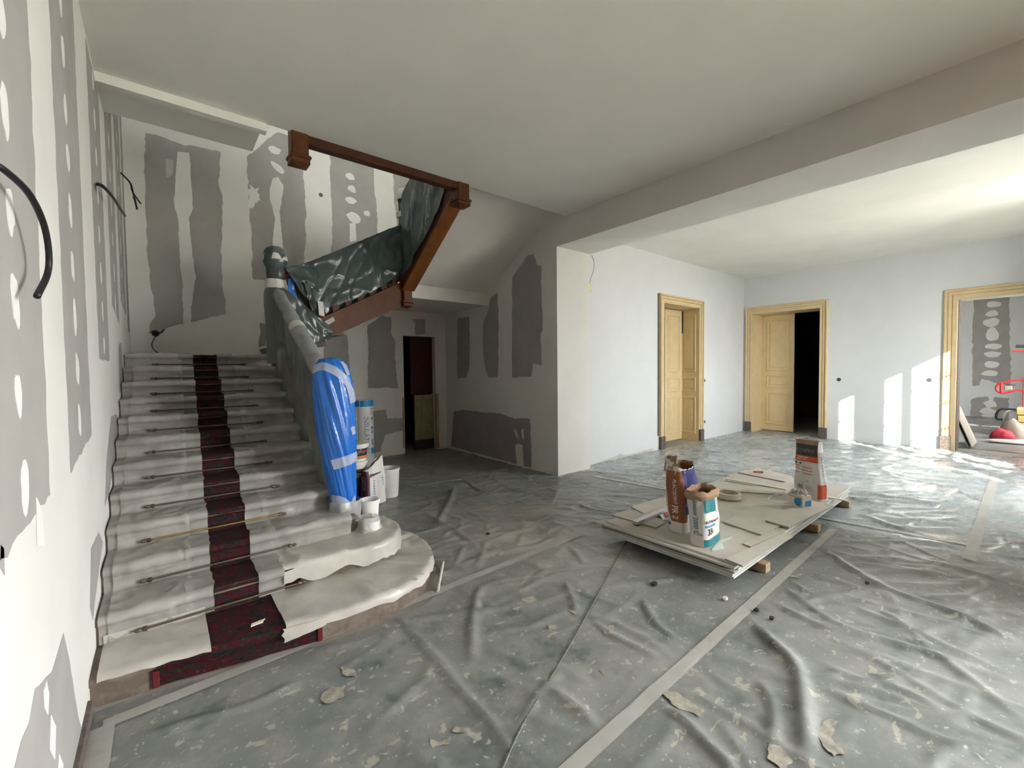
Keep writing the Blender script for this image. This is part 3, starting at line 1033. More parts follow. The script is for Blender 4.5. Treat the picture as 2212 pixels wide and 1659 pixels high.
def baluster(p0, p1, w, axis, mat):
    """flat fretted baluster: shaped outline between two heights"""
    prof = [(0, 1.0), (0.10, 1.0), (0.14, 0.62), (0.20, 0.95), (0.26, 0.55), (0.45, 0.85), (0.62, 0.5), (0.75, 0.9), (0.84, 0.6), (0.90, 1.0), (1.0, 1.0)]
    L, R = [], []
    for t, k in prof:
        z = p0[2]+(p1[2]-p0[2])*t
        d = w*k/2
        if axis == 'y':
            L.append((p0[0]-d, p0[1]-0.014, z)); R.append((p0[0]+d, p0[1]-0.014, z))
        else:
            L.append((p0[0]-0.014, p0[1]-d, z)); R.append((p0[0]-0.014, p0[1]+d, z))
    off = (0, 0.028, 0) if axis == 'y' else (0.028, 0, 0)
    obj('baluster', MB().slab(L+R[::-1], off), mat, stair)


for k in range(9):
    x = 1.36+k*0.172
    zlo = 2.10+(x-1.22)*(2.955-2.10)/1.62
    baluster((x, YS, zlo), (x, YS, railz2(x)-0.03), 0.085, 'y', M['wood'])
for k in range(8):
    y = YS-0.25-k*0.18
    zlo = 3.24+(YS-0.10-y)*(4.30-3.24)/(YS-0.10-YC-0.1)
    baluster((2.90, y, zlo), (2.90, y, railz3(y)-0.03), 0.085, 'x', M['wood_dark'])
for k in range(10):
    y = 4.05+k*0.2
    baluster((1.16, y, 0.44+(y-3.7)*0.483), (1.16, y, railz1(y)-0.03), 0.085, 'x', M['wood_red'])
for k in range(9):
    x = 1.25+k*0.18
    baluster((x, YC+0.03, 4.26), (x, YC+0.03, 5.10), 0.085, 'y', M['wood_dark'])


# ------------------------------------------------------------------ carpet, film and rods on the first flight
def profile(off, n0, n1, corner=0.02):
    """(y, z) polyline over the steps n0..n1, lifted by off and softened in the corners"""
    pts = []
    for n in range(n0, n1+1):
        y = Y1+(n-1)*TR
        if n >= n0:
            pts.append((y-off, (n-1)*RI+off))
        pts += [(y-off*0.5, n*RI-0.045), (y-NOSE-off, n*RI-0.03), (y-NOSE-off, n*RI-0.006+off*0.5), (y-NOSE+0.012, n*RI+off)]
        if n == n1:
            pts.append((y+(0.28 if n < 12 else 0.5), n*RI+off))
    # resample
    out = []
    for a, b in zip(pts[:-1], pts[1:]):
        a, b = np.array(a), np.array(b)
        m = max(1, int(np.linalg.norm(b-a)/0.014))
        out += [a+(b-a)*i/m for i in range(m)]
    out.append(np.array(pts[-1]))
    out = np.array(out)
    k = int(corner/0.014*2)
    if k > 0:
        sm = out.copy()
        for i in range(len(out)):
            lo, hi = max(0, i-k), min(len(out), i+k+1)
            m = min(i-lo, hi-1-i)
            sm[i] = out[i-m:i+m+1].mean(0)
        better = ((sm-out)*np.array([-1.0, 1.0])).sum(1) > 0
        out = np.where(better[:, None], sm, out)
    return out


def strip(name, prof, xa, xb, mat, parent, nx=14, amp=0.0, seed=0.0, freq=9.0, smooth=True, edge=0.0):
    """cloth strip laid over a stair profile, xa/xb functions of y"""
    P = len(prof)
    N = np.zeros_like(prof)
    N[1:-1] = prof[2:]-prof[:-2]
    N[0], N[-1] = prof[1]-prof[0], prof[-1]-prof[-2]
    N /= np.linalg.norm(N, axis=1)[:, None]+1e-9
    N = np.stack([-N[:, 1], N[:, 0]], 1)
    mb = MB()
    vs = []
    for j in range(P):
        y, z = prof[j]
        for i in range(nx):
            t = i/(nx-1)
            x = xa(y)+(xb(y)-xa(y))*t
            if edge and (i == 0 or i == nx-1):
                x += edge*nz(y*9+seed, z*9, i)
            w = amp*(0.75*abs(nz(x*freq+seed, y*freq*1.3, z*freq))*2+0.6*abs(nz(x*freq*2.3+seed, (y+z)*freq*0.8, 3.1)))
            w += 0.8*amp*max(0.0, 1-7*abs(nz(x*4.2+seed, (y-0.5*z)*3.6, seed)))+0.5*amp*max(0.0, 1-9*abs(nz(x*6.5-seed, (y+z)*5.0, seed*0.3)))
            vs.append((x, y+N[j][0]*w, z+N[j][1]*w))
    fs = [(j*nx+i, j*nx+i+1, (j+1)*nx+i+1, (j+1)*nx+i) for j in range(P-1) for i in range(nx-1)]
    mb.add(vs, fs)
    return obj(name, mb, mat, parent, smooth=smooth)


cp = thing('stair_carpet', 'dark red and black mottled stair carpet running up the middle of the steps', 'carpet', (0.35, 2.8, 0))
strip('runner', profile(0.004, 2, 12, 0.008), lambda y: -0.02+dx(y), lambda y: 0.70+dx(y), M['carpet'], cp, 12, 0.002, 3)
# bottom piece: tread one, nosing and riser following the bowed front
def ground_carpet():
    mb = MB()
    fr = lambda x: float(np.interp(x, [p[0] for p in ST1[:8]], [p[1] for p in ST1[:8]]))
    rows = []
    xs = np.linspace(-0.07, 0.70, 20)
    for x in xs:
        y = fr(x)
        rows.append([(x, y+0.022, 0.012), (x, y+0.022, 0.09), (x, y-0.003, 0.112), (x, y-0.008, 0.135), (x, y-0.002, RI+0.002), (x, y+0.02, RI+0.006), (x, y+0.2, RI+0.006), (x, Y1+TR-0.02, RI+0.006)])
    n = len(rows[0])
    mb.add([p for r in rows for p in r], [(i*n+j, (i+1)*n+j, (i+1)*n+j+1, i*n+j+1) for i in range(len(rows)-1) for j in range(n-1)])
    return mb


obj('bottom_piece', ground_carpet(), M['carpet'], cp, smooth=50)
for x in (-0.085, 0.685):
    y = float(np.interp(x, [p[0] for p in ST1[:8]], [p[1] for p in ST1[:8]]))
    obj('border', MB().cbox((x, y+0.012, 0.01), (x+0.03, y+0.03, 0.125), 0.004), M['border'], cp)

RODL = [(289.2, 1371.2), (301.9, 1264.6), (301.9, 1177.8), (311.4, 1102.8), (312.7, 1040.4), (316.8, 985.3), (320.9, 939.2), (323.6, 896.6), (323.6, 860), (325, 826), (327.6, 795.5)]
RODR = [(663.6, 1259), (641.9, 1182.5), (619.2, 1104.7), (605.7, 1053), (590, 1003.8), (578.5, 960), (569, 919), (559.5, 883.6), (548.7, 851.9), (538.4, 821), (532.4, 793.6)]
_ord = ['lowest', 'second', 'third', 'fourth', 'fifth', 'sixth', 'seventh', 'eighth', 'ninth', 'tenth', 'topmost']
for i in range(11):
    n = i+1
    y = Y1+n*TR-0.050
    z = n*RI+0.046
    xa = aty(*RODL[i], y)[0]
    xb = aty(*RODR[i], y)[0]
    t = thing('stair_rod', '%s stair rod across the red carpet, %s' % (_ord[i], 'bright brass' if i == 2 else 'dull brass') + (', counted from the floor' if 0 < i < 10 else ''), 'stair rod', ((xa+xb)/2, y, z), 'stair rods across the carpet')
    m_ = M['brass'] if i == 2 else M['brass_dull']
    obj('rod', MB().tube([(xa+0.03, y, z), (xb-0.03, y, z)], 0.007, 8), m_, t, smooth=40)
    for x, s in ((xa, 1), (xb, -1)):
        obj('end_knob', MB().lathe((x, y, z), [(0.0, 0), (0.011, s*0.008), (0.012, s*0.024), (0.008, s*0.034), (0.014, s*0.042), (0.014, s*0.058), (0.0, s*0.062)], 10, 'x'), M['brass_dull'], t, smooth=40)

# protective film, left and right of the bare strip
fl = thing('stair_film', 'white translucent protective film taped over the left half of the steps', 'plastic sheet', (-0.05, 2.9, 0.16))
fr_ = thing('stair_film', 'white translucent protective film over the right half of the steps and rounded bottom treads', 'plastic sheet', (0.9, 2.9, 0.16))
PF = profile(0.012, 2, 12, 0.022)
strip('film', PF, lambda y: XL+0.045+0.6*dx(y)+0.012*nz(y*5), lambda y: 0.10+dx(y), M['film'], fl, 26, 0.010, 11, 6.0)
strip('edge_strip', profile(0.009, 2, 12, 0.015), lambda y: XL+0.012, lambda y: XL+0.10+0.6*dx(y), M['film'], fl, 6, 0.006, 21, 9.0)
strip('tape', profile(0.016, 2, 12, 0.018), lambda y: 0.065+dx(y)+0.012*nz(y*7), lambda y: 0.205+dx(y)+0.012*nz(y*9+5), M['tape'], fl, 8, 0.006, 31, 9.0)
strip('film', profile(0.012, 3, 12, 0.022), lambda y: 0.56+dx(y), lambda y: XS-0.04, M['film'], fr_, 26, 0.010, 41, 6.0)
strip('tape', profile(0.016, 2, 12, 0.018), lambda y: 0.44+dx(y)+0.012*nz(y*7+9), lambda y: 0.60+dx(y)+0.015*nz(y*9+2), M['tape'], fr_, 8, 0.006, 51, 9.0)


def front1(x):
    return float(np.interp(x, [p[0] for p in ST1[:8]], [p[1] for p in ST1[:8]]))


def tread_film(name, xs, yback, z, parent, drop, seed, mat):
    """film on the lowest tread, hanging a little over the front"""
    mb = MB()
    rows = []
    for x in xs:
        yf_ = front1(x)
        d = drop(x)
        r = [(x, yf_-0.014-0.004*nz(x*20+seed), z-d), (x, yf_-0.016, z-d*0.5), (x, yf_-0.012, z-0.003), (x, yf_+0.012, z+0.010)]
        for t in np.linspace(0.1, 1, 14):
            y = yf_+(yback-yf_)*t
            w = 0.010*(nz(x*7+seed, y*9)+0.5*abs(nz(x*15, y*15, seed)))+0.010*max(0.0, 1-7*abs(nz(x*4+seed, y*4, seed)))
            r.append((x, y, z+0.011+abs(w)*0.9))
        r.append((x, yback-0.004, z+0.06))
        rows.append(r)
    n = len(rows[0])
    mb.add([p for r in rows for p in r], [(i*n+j, (i+1)*n+j, (i+1)*n+j+1, i*n+j+1) for i in range(len(rows)-1) for j in range(n-1)])
    return obj(name, mb, mat, parent, smooth=60)


tread_film('film', np.linspace(XL+0.03, 0.165, 26), Y1+TR-0.02, RI, fl, lambda x: 0.010+0.012*abs(nz(x*8)), 5, M['film_w'])


# right-hand bottom tread: film over the rounded end of steps one and two
def round_film(outline, x0, z, zlow, parent, seed, ycut, inner=None):
    """film over a rounded tread: top dome plus a crumpled skirt"""
    o = [p for p in outline if p[0] >= x0]
    o = [(x0, float(np.interp(x0, [p[0] for p in outline[:8]], [p[1] for p in outline[:8]])))]+o
    o = [tuple(p) for p in spline([(a, b, 0) for a, b in o], 10)]
    c = np.array([min(1.2, x0+0.45), ycut])
    mb = MB()
    rings = []
    fr = [0.02, 0.1, 0.2, 0.3, 0.4, 0.48, 0.55, 0.62, 0.7, 0.76, 0.82, 0.87, 0.92, 0.96, 1.0]
    n = len(o)
    for t in fr:
        ring = []
        for k, p in enumerate(o):
            # base point runs along the back line
            b = np.array([x0+(XS-x0)*min(1.0, k/(n*0.6)), ycut])
            q = b+(np.array(p[:2])-b)*t
            a = math.atan2(q[1]-c[1], q[0]-c[0])
            w = 0.012*abs(nz(q[0]*6+seed, q[1]*6))+0.010*abs(nz(math.cos(a)*3+seed, math.sin(a)*3, t*1.2))
            w += 0.010*max(0.0, 1-6*abs(nz(q[0]*3.5+seed, q[1]*3.5, seed*1.7)))+0.012*max(0.0, 1-6*abs(nz(math.cos(a)*4+seed, math.sin(a)*4, 0.3*t)))*t
            ring.append((q[0], q[1], z+0.010+w*(1 if t < 0.99 else 0.4)))
        rings.append(ring)
    for hh, o_ in ((0.012, 0.006), (0.028, 0.008), (zlow, 0.010)):
        ring = []
        for k, p in enumerate(o):
            i0, i1 = o[max(k-1, 0)], o[min(k+1, n-1)]
            tx, ty = i1[0]-i0[0], i1[1]-i0[1]
            L = math.hypot(tx, ty)+1e-9
            w = o_+0.007*nz(k*0.33+seed, hh*30)
            dz = hh*(1+0.45*nz(k*0.21+seed, 7.7))
            ring.append((p[0]+ty/L*w, p[1]-tx/L*w, z+0.004-dz))
        rings.append(ring)
    m = len(rings)
    mb.add([p for r in rings for p in r], [(j*n+i, j*n+i+1, (j+1)*n+i+1, (j+1)*n+i) for j in range(m-1) for i in range(n-1)])
    return obj('film', mb, M['film_w'], parent, smooth=70)


round_film(ST1, 0.52, RI, 0.040, fr_, 3.3, 3.55)
round_film(ST2, 0.60, 2*RI, 0.105, fr_, 9.1, 3.75)
# loose flap at the bottom of the right film
obj('flap', MB().grid(lambda s, t: (0.50+0.22*s+0.02*nz(t*4), front1(0.55+0.2*s)-0.012-0.016*t-0.012*abs(nz(s*5, t*3)), RI+0.012-0.075*t*(1-0.5*s)), 10, 6), M['film_w'], fr_, smooth=True)
# plastic edging left lying against the bottom riser
tg = obj('edging_strip', MB().tube([(1.53, 2.78, 0.02), (1.78, 3.13, 0.045)], 0.010, 6), M['tape_w'])
tag(tg, 'thin white plastic edging strip on the floor at the rounded bottom step', 'strip')
ch = obj('plaster_chip', MB().slab(ragged([(0.36, 2.88, RI+0.010), (0.42, 2.885, RI+0.010), (0.44, 2.92, RI+0.010), (0.37, 2.91, RI+0.010)], 0.006, 0.01, 3.0, 2), (0, 0, 0.006)), M['paper'])
tag(ch, 'pale plaster chip lying on the carpet of the bottom step', 'debris')


# ------------------------------------------------------------------ wrapped balustrade
def drape(name, top, bot, mat, parent, nu=60, nv=22, amp=0.03, seed=0.0, normal=(1, 0, 0), folds=9.0, gather=0.0, scal=0.0, crease=0.55):
    """cloth between a top and a bottom polyline with vertical folds"""
    T, B = [np.array(p, float) for p in top], [np.array(p, float) for p in bot]

    def along(P, s):
        L = [0]
        for a, b in zip(P[:-1], P[1:]):
            L.append(L[-1]+np.linalg.norm(b-a))
        x = s*L[-1]
        for i in range(len(P)-1):
            if x <= L[i+1] or i == len(P)-2:
                f_ = (x-L[i])/(L[i+1]-L[i]+1e-9)
                return P[i]+(P[i+1]-P[i])*f_
    N = np.array(normal, float)

    def fn(s, t):
        a, b = along(T, s), along(B, s)
        p = a+(b-a)*t
        w = nz(s*folds+seed, t*1.3+0.3*s*folds)*(0.35+0.65*t)+0.5*nz(s*folds*2.1+seed, t*3.1, 4.2)*t+0.35*nz(s*folds*0.7, t*6+seed, 1.7)
        w -= crease*max(0.0, 1-6*abs(nz(s*folds*0.9+seed*2, t*2.2+s*folds*0.5, 9.1)))-0.8*crease*max(0.0, 1-7*abs(nz(s*folds*0.8-seed, t*2.6-s*folds*0.4, 2.1)))
        if t > 0.98 and scal:
            p = p+np.array([0, 0, scal*nz(s*14+seed)])
        return p+N*amp*w
    return obj(name, MB().grid(fn, nu, nv), mat, parent, smooth=True)


w1 = thing('balustrade_sheet', 'grey plastic sheet hung over the banister of the first flight', 'plastic sheet', (1.1, 4.9, 0.9))
top1 = [(1.10, y, railz1(y)-0.0) for y in np.linspace(3.90, YS-0.02, 8)]
bot1 = [(1.09+0.02*k/7, y, max(0.0, 0.30+0.483*(y-3.78))+0.06) for k, y in enumerate(np.linspace(3.78, YS+0.14, 8))]
drape('inner_sheet', top1, bot1, M['grey_l'], w1, 90, 26, 0.045, 1.0, (1, 0, 0), 11.0, scal=0.03, crease=0.22)
drape('outer_sheet', [(1.21, y, railz1(y)) for y in np.linspace(4.3, YS-0.02, 6)], [(1.24, y, max(0.5, railz1(y)-0.62)) for y in np.linspace(4.3, YS-0.02, 6)], M['grey'], w1, 40, 14, 0.03, 4.0, (1, 0, 0), 6.0)
# corner sheet that covers the start of the second string
cs = [(1.22, YS-0.08), (1.22, YS-0.08)]
drape('corner_sheet', [(1.19, YS-0.09, 2.72), (1.33, YS-0.10, 2.62), (1.60, YS-0.10, 2.38), (1.80, YS-0.10, 2.22)], [(1.19, YS-0.12, 2.05), (1.34, YS-0.12, 1.95), (1.56, YS-0.11, 1.98), (1.79, YS-0.11, 2.09)], M['grey'], w1, 30, 16, 0.02, 7.0, (0, -1, 0), 4.0)
hw = thing('handrail_wrap', 'pale grey foam sleeve round the sloping handrail of the first flight', 'foam wrap', (1.15, 4.9, 1.6))


def wrap_mesh(y0, y1, seed, r=0.072):
    def fn(s, t):
        y = y0+(y1-y0)*t
        a = 2*math.pi*s
        rr = r*(1+0.16*nz(math.cos(a)*1.5+seed, math.sin(a)*1.5, y*9)+0.10*nz(math.cos(a)*3, y*24, seed))
        return (1.15+rr*math.cos(a), y+rr*math.sin(a)*-0.48, railz1(y)+rr*math.sin(a)*0.88)
    return MB().grid(fn, 20, 46, True)


obj('sleeve', wrap_mesh(3.92, 5.06, 2.0, 0.078), M['foam'], hw, smooth=True)
obj('sleeve', wrap_mesh(5.02, YS-0.14, 6.0, 0.070), M['foam'], hw, smooth=True)
obj('tape', MB().grid(lambda s, t: (1.15+0.083*math.cos(2*math.pi*s), 4.98+0.12*t-0.04*math.sin(2*math.pi*s), railz1(4.98+0.12*t)+0.075*math.sin(2*math.pi*s)), 20, 4, True), M['tape_w'], hw, smooth=True)

# wrapped corner newel
nw = thing('newel_wrap', 'grey plastic and tape wrapped round the ball-topped newel at the first landing', 'plastic wrap', (1.15, YS, 2.1))


def blob(cx, cy, prof, amp, seed, seg=26, fold=3.0, lean=(0, 0), squash=1.0):
    """lathe of (r, z) with folds"""
    pr = spline([(r, z, 0) for r, z in prof], 5)

    def fn(s, t):
        q = pr[min(len(pr)-1, int(round(t*(len(pr)-1))))]
        a = 2*math.pi*s
        r = max(0.0, q[0])*(1+amp*nz(math.cos(a)*fold+seed, math.sin(a)*fold, q[1]*2.2)+0.6*amp*abs(nz(math.cos(a)*fold*2.5, math.sin(a)*fold*2.5+seed, q[1]*5)))
        tt = t
        return (cx+lean[0]*tt+r*math.cos(a), cy+lean[1]*tt+r*squash*math.sin(a), q[1])
    return MB().grid(fn, seg, len(pr), True)


obj('finial_cover', blob(1.15, YS, [(0.06, 2.88), (0.10, 2.93), (0.135, 3.02), (0.125, 3.12), (0.08, 3.20), (0.0, 3.225)], 0.14, 2.2), M['grey'], nw, smooth=True)
obj('post_cover', blob(1.13, YS, [(0.10, 1.75), (0.105, 2.2), (0.11, 2.55), (0.10, 2.66), (0.085, 2.70)], 0.12, 5.2), M['grey_l'], nw, smooth=True)
obj('neck_cover', blob(1.15, YS, [(0.085, 2.79), (0.10, 2.84), (0.105, 2.90), (0.10, 2.94)], 0.12, 8.2), M['grey'], nw, smooth=True)
obj('tape', blob(1.14, YS, [(0.108, 2.69), (0.109, 2.74), (0.106, 2.80)], 0.08, 1.2), M['tape_w'], nw, smooth=True)
obj('tape', blob(1.15, YS, [(0.142, 3.035), (0.138, 3.07), (0.125, 3.115)], 0.10, 3.9), M['tape_w'], nw, smooth=True)

# second flight sheet
w2 = thing('balustrade_sheet', 'shiny dark grey plastic sheet draped over the banister of the second flight', 'plastic sheet', (2.1, YS, 2.6))
t2 = [aty(u, v, YS-0.075) for u, v in ((614, 575), (650, 572), (700, 553), (760, 528), (820, 503), (872, 482))]
b2 = [aty(u, v, YS-0.12) for u, v in ((630, 600), (655, 635), (688, 672), (740, 655), (800, 632), (878, 586))]
drape('front_sheet', t2, b2, M['grey'], w2, 90, 28, 0.026, 3.0, (0, -1, 0), 6.0, scal=0.02, crease=0.7)
drape('back_sheet', [p+np.array([0, 0.07, 0]) for p in t2], [p+np.array([0, 0.2, -0.1]) for p in b2], M['grey'], w2, 50, 12, 0.02, 13.0, (0, 1, 0), 8.0)
drape('fold_over_rail', t2, [p+np.array([0, 0.08, 0.0]) for p in t2], M['grey'], w2, 60, 5, 0.015, 23.0, (0, 0, 1), 9.0)
tl = [aty(u, v, YS-0.13) for u, v in ((656, 608), (668, 605), (684, 668), (673, 673))]
drape('hanging_tail', [tl[0], tl[1]], [tl[3], tl[2]], M['grey'], w2, 8, 14, 0.03, 33.0, (0, -1, 0), 2.0)
obj('tape', MB().slab([aty(u, v, YS-0.135) for u, v in ((686, 650), (698, 652), (701, 684), (689, 680))], (0, -0.001, 0)), M['tape_w'], w2)
obj('tape', MB().slab([aty(u, v, YS-0.065) for u, v in ((670, 712), (720, 684), (724, 693), (676, 722))], (0, -0.001, 0)), M['tape'], w2)
# blue film round the first baluster
bb = obj('blue_strip', MB().grid(lambda s, t: tuple(aty(622+13*s+5*t*t*3*s, 603+62*t-4*s, YS-0.05)+np.array([0, 0.012*nz(s*4, t*6), 0])), 8, 14), M['blue'], smooth=True)
tag(bb, 'blue plastic strip wrapped round the first baluster of the second flight', 'plastic wrap')
# third flight sheet
w3 = thing('balustrade_sheet', 'dark green-grey plastic sheet over the banister of the upper flight', 'plastic sheet', (2.87, 5.3, 3.4))
t3 = [(2.815, y, railz3(y)+0.07) for y in np.linspace(YS-0.02, YC+0.15, 6)]
b3 = [atx(u, v, 2.79) for u, v in ((872, 590), (885, 572), (905, 535), (925, 496), (945, 455), (962, 398))]
drape('side_sheet', t3, b3, M['grey'], w3, 50, 22, 0.03, 2.5, (-1, 0, 0), 6.0)
drape('far_sheet', [(2.96, p[1], p[2]) for p in t3], [(2.98, p[1], p[2]-0.6) for p in t3], M['grey'], w3, 30, 8, 0.02, 6.5, (1, 0, 0), 6.0)
drape('fold_over_rail', t3, [(2.96, p[1], p[2]) for p in t3], M['grey'], w3, 40, 4, 0.01, 9.5, (0, 0, 1), 6.0)
nw2 = thing('newel_wrap', 'crumpled pale plastic cap on the newel at the second landing', 'plastic wrap', (2.90, YS-0.03, 4.2))
obj('cap', blob(2.90, YS-0.03, [(0.105, 4.18), (0.11, 4.24), (0.10, 4.30), (0.06, 4.35), (0.0, 4.36)], 0.2, 4.4), M['tape_w'], nw2, smooth=True)
obj('band', blob(2.90, YS-0.03, [(0.112, 3.92), (0.113, 3.96), (0.112, 4.0)], 0.05, 4.9), M['tape_w'], nw2, smooth=True)
gs = obj('gallery_shade_sheet', MB().grid(lambda s, t: (1.12+1.70*s, YC-0.01+0.02*nz(s*9, t*3), 5.17-0.93*t), 30, 8), M['grey'], smooth=True)  # out of view, added to shade the stair back wall
tag(gs, 'unseen grey plastic sheet over the upper gallery railing, added to cast shade', 'plastic sheet')

# blue wrapped foot newel
bw = thing('newel_wrap', 'tall bright blue plastic cover taped round the bottom newel post', 'plastic wrap', (1.17, 3.74, 0.35))
BP = [(0.055, 0.38), (0.085, 0.46), (0.105, 0.60), (0.118, 0.80), (0.128, 0.90), (0.142, 1.05), (0.152, 1.25), (0.155, 1.45), (0.150, 1.60), (0.128, 1.70), (0.085, 1.75), (0.0, 1.765)]
_bl = (-0.085, 0.055)


def blue_at(a, z, extra=0.0):
    zz = [p[1] for p in BP]
    r = float(np.interp(z, zz, [p[0] for p in BP]))
    tw = a+1.1*(z-0.9)
    fold = 0.06*nz(math.cos(tw)*2.2+1.0, math.sin(tw)*2.2, z*0.8)-0.10*(abs(nz(math.cos(tw)*4.5, math.sin(tw)*4.5, z*1.0))-0.2)-0.05*(abs(nz(math.cos(tw)*9, math.sin(tw)*9, z*1.8+3))-0.2)
    r = r*(1+fold*2.0)+extra
    t = (z-0.38)/1.4
    return (1.19+_bl[0]*t+r*math.cos(a), 3.74+_bl[1]*t+r*math.sin(a), z)


zs_ = [p[1] for p in spline([(a, b, 0) for a, b in BP], 6)]
obj('cover', MB().grid(lambda s, t: blue_at(2*math.pi*s, zs_[min(len(zs_)-1, int(round(t*(len(zs_)-1))))]), 110, len(zs_), True), M['blue'], bw, smooth=True)


def tape_on(path, w, parent=bw):
    """tape along (angle, z) points on the blue cover"""
    P = spline([(a, z, 0) for a, z in path], 6)
    mb = MB()
    vs = []
    for i, p in enumerate(P):
        q = P[min(i+1, len(P)-1)]-P[max(i-1, 0)]
        R_ = 0.145
        d = np.array([q[0]*R_, q[1]])
        d /= np.linalg.norm(d)+1e-9
        for k in (-1, -0.5, 0, 0.5, 1):
            a = p[0]-d[1]*k*w/2/R_
            z = min(1.752, p[1]+d[0]*k*w/2)
            vs.append(blue_at(a, z, 0.009))
    n = len(P)
    mb.add(vs, [(i*5+k, i*5+k+1, (i+1)*5+k+1, (i+1)*5+k) for i in range(n-1) for k in range(4)])
    obj('tape', mb, M['tape_b'], parent, smooth=True)


_va = math.atan2(-3.74, -1.19)      # side of the post that faces the viewer
tape_on([(_va-1.2, 1.66), (_va-0.5, 1.69), (_va+0.1, 1.66), (_va+0.55, 1.60), (_va+0.95, 1.50), (_va+1.15, 1.38)], 0.065)
tape_on([(_va+0.9, 1.73), (_va+0.95, 1.68), (_va+1.1, 1.62)], 0.075)
tape_on([(_va-0.45, 0.88), (_va+0.2, 0.90), (_va+0.8, 0.915), (_va+1.5, 0.92)], 0.085)
tape_on([(_va+0.75, 1.14), (_va+1.3, 1.16)], 0.07)
tape_on([(_va-0.9, 0.58), (_va-0.2, 0.56), (_va+0.5, 0.50), (_va+1.1, 0.56)], 0.10)
obj('foot_film', blob(1.19, 3.72, [(0.145, 0.325), (0.14, 0.36), (0.12, 0.42), (0.125, 0.50), (0.115, 0.56)], 0.22, 7.7, 30, 2.0), M['tape'], bw, smooth=True)
# ------------------------------------------------------------------ floor sheeting
def fold_field(X, Y, folds):
    """height field of folds: each fold = (points, height, half-width)"""
    H = np.zeros_like(X)
    x0, y0 = X[0, 0], Y[0, 0]
    sx, sy = X[0, 1]-X[0, 0], Y[1, 0]-Y[0, 0]
    ny, nx = X.shape
    for pts, hh, wd in folds:
        F = np.zeros_like(X)
        P = np.array(pts)
        tot = max(1, len(P)-1)
        for i in range(len(P)-1):
            a, b = P[i], P[i+1]
            m = wd*4
            i0 = max(0, int((min(a[0], b[0])-m-x0)/sx)); i1 = min(nx, int((max(a[0], b[0])+m-x0)/sx)+2)
            j0 = max(0, int((min(a[1], b[1])-m-y0)/sy)); j1 = min(ny, int((max(a[1], b[1])+m-y0)/sy)+2)
            if i0 >= i1 or j0 >= j1:
                continue
            xs, ys = X[j0:j1, i0:i1], Y[j0:j1, i0:i1]
            d = b-a
            L2 = d@d+1e-9
            t = np.clip(((xs-a[0])*d[0]+(ys-a[1])*d[1])/L2, 0, 1)
            px, py = a[0]+t*d[0], a[1]+t*d[1]
            sd = ((xs-px)*d[1]-(ys-py)*d[0])/math.sqrt(L2)
            dist = np.hypot(xs-px, ys-py)
            s = (i+t)/tot
            env = np.clip(np.minimum(s/0.18, (1-s)/0.22), 0, 1)**0.8
            skew = np.where(sd > 0, 0.75, 1.35)
            F[j0:j1, i0:i1] = np.maximum(F[j0:j1, i0:i1], hh*env*np.exp(-(dist/(wd*skew))**2*0.9))
        H = np.maximum(H, F)+0.25*np.minimum(H, F)
    return H


def pxp(pts):
    P = [atz(u, v)[:2] for u, v in pts]
    return [p[:2] for p in spline([(a, b, 0) for a, b in P], 5)]


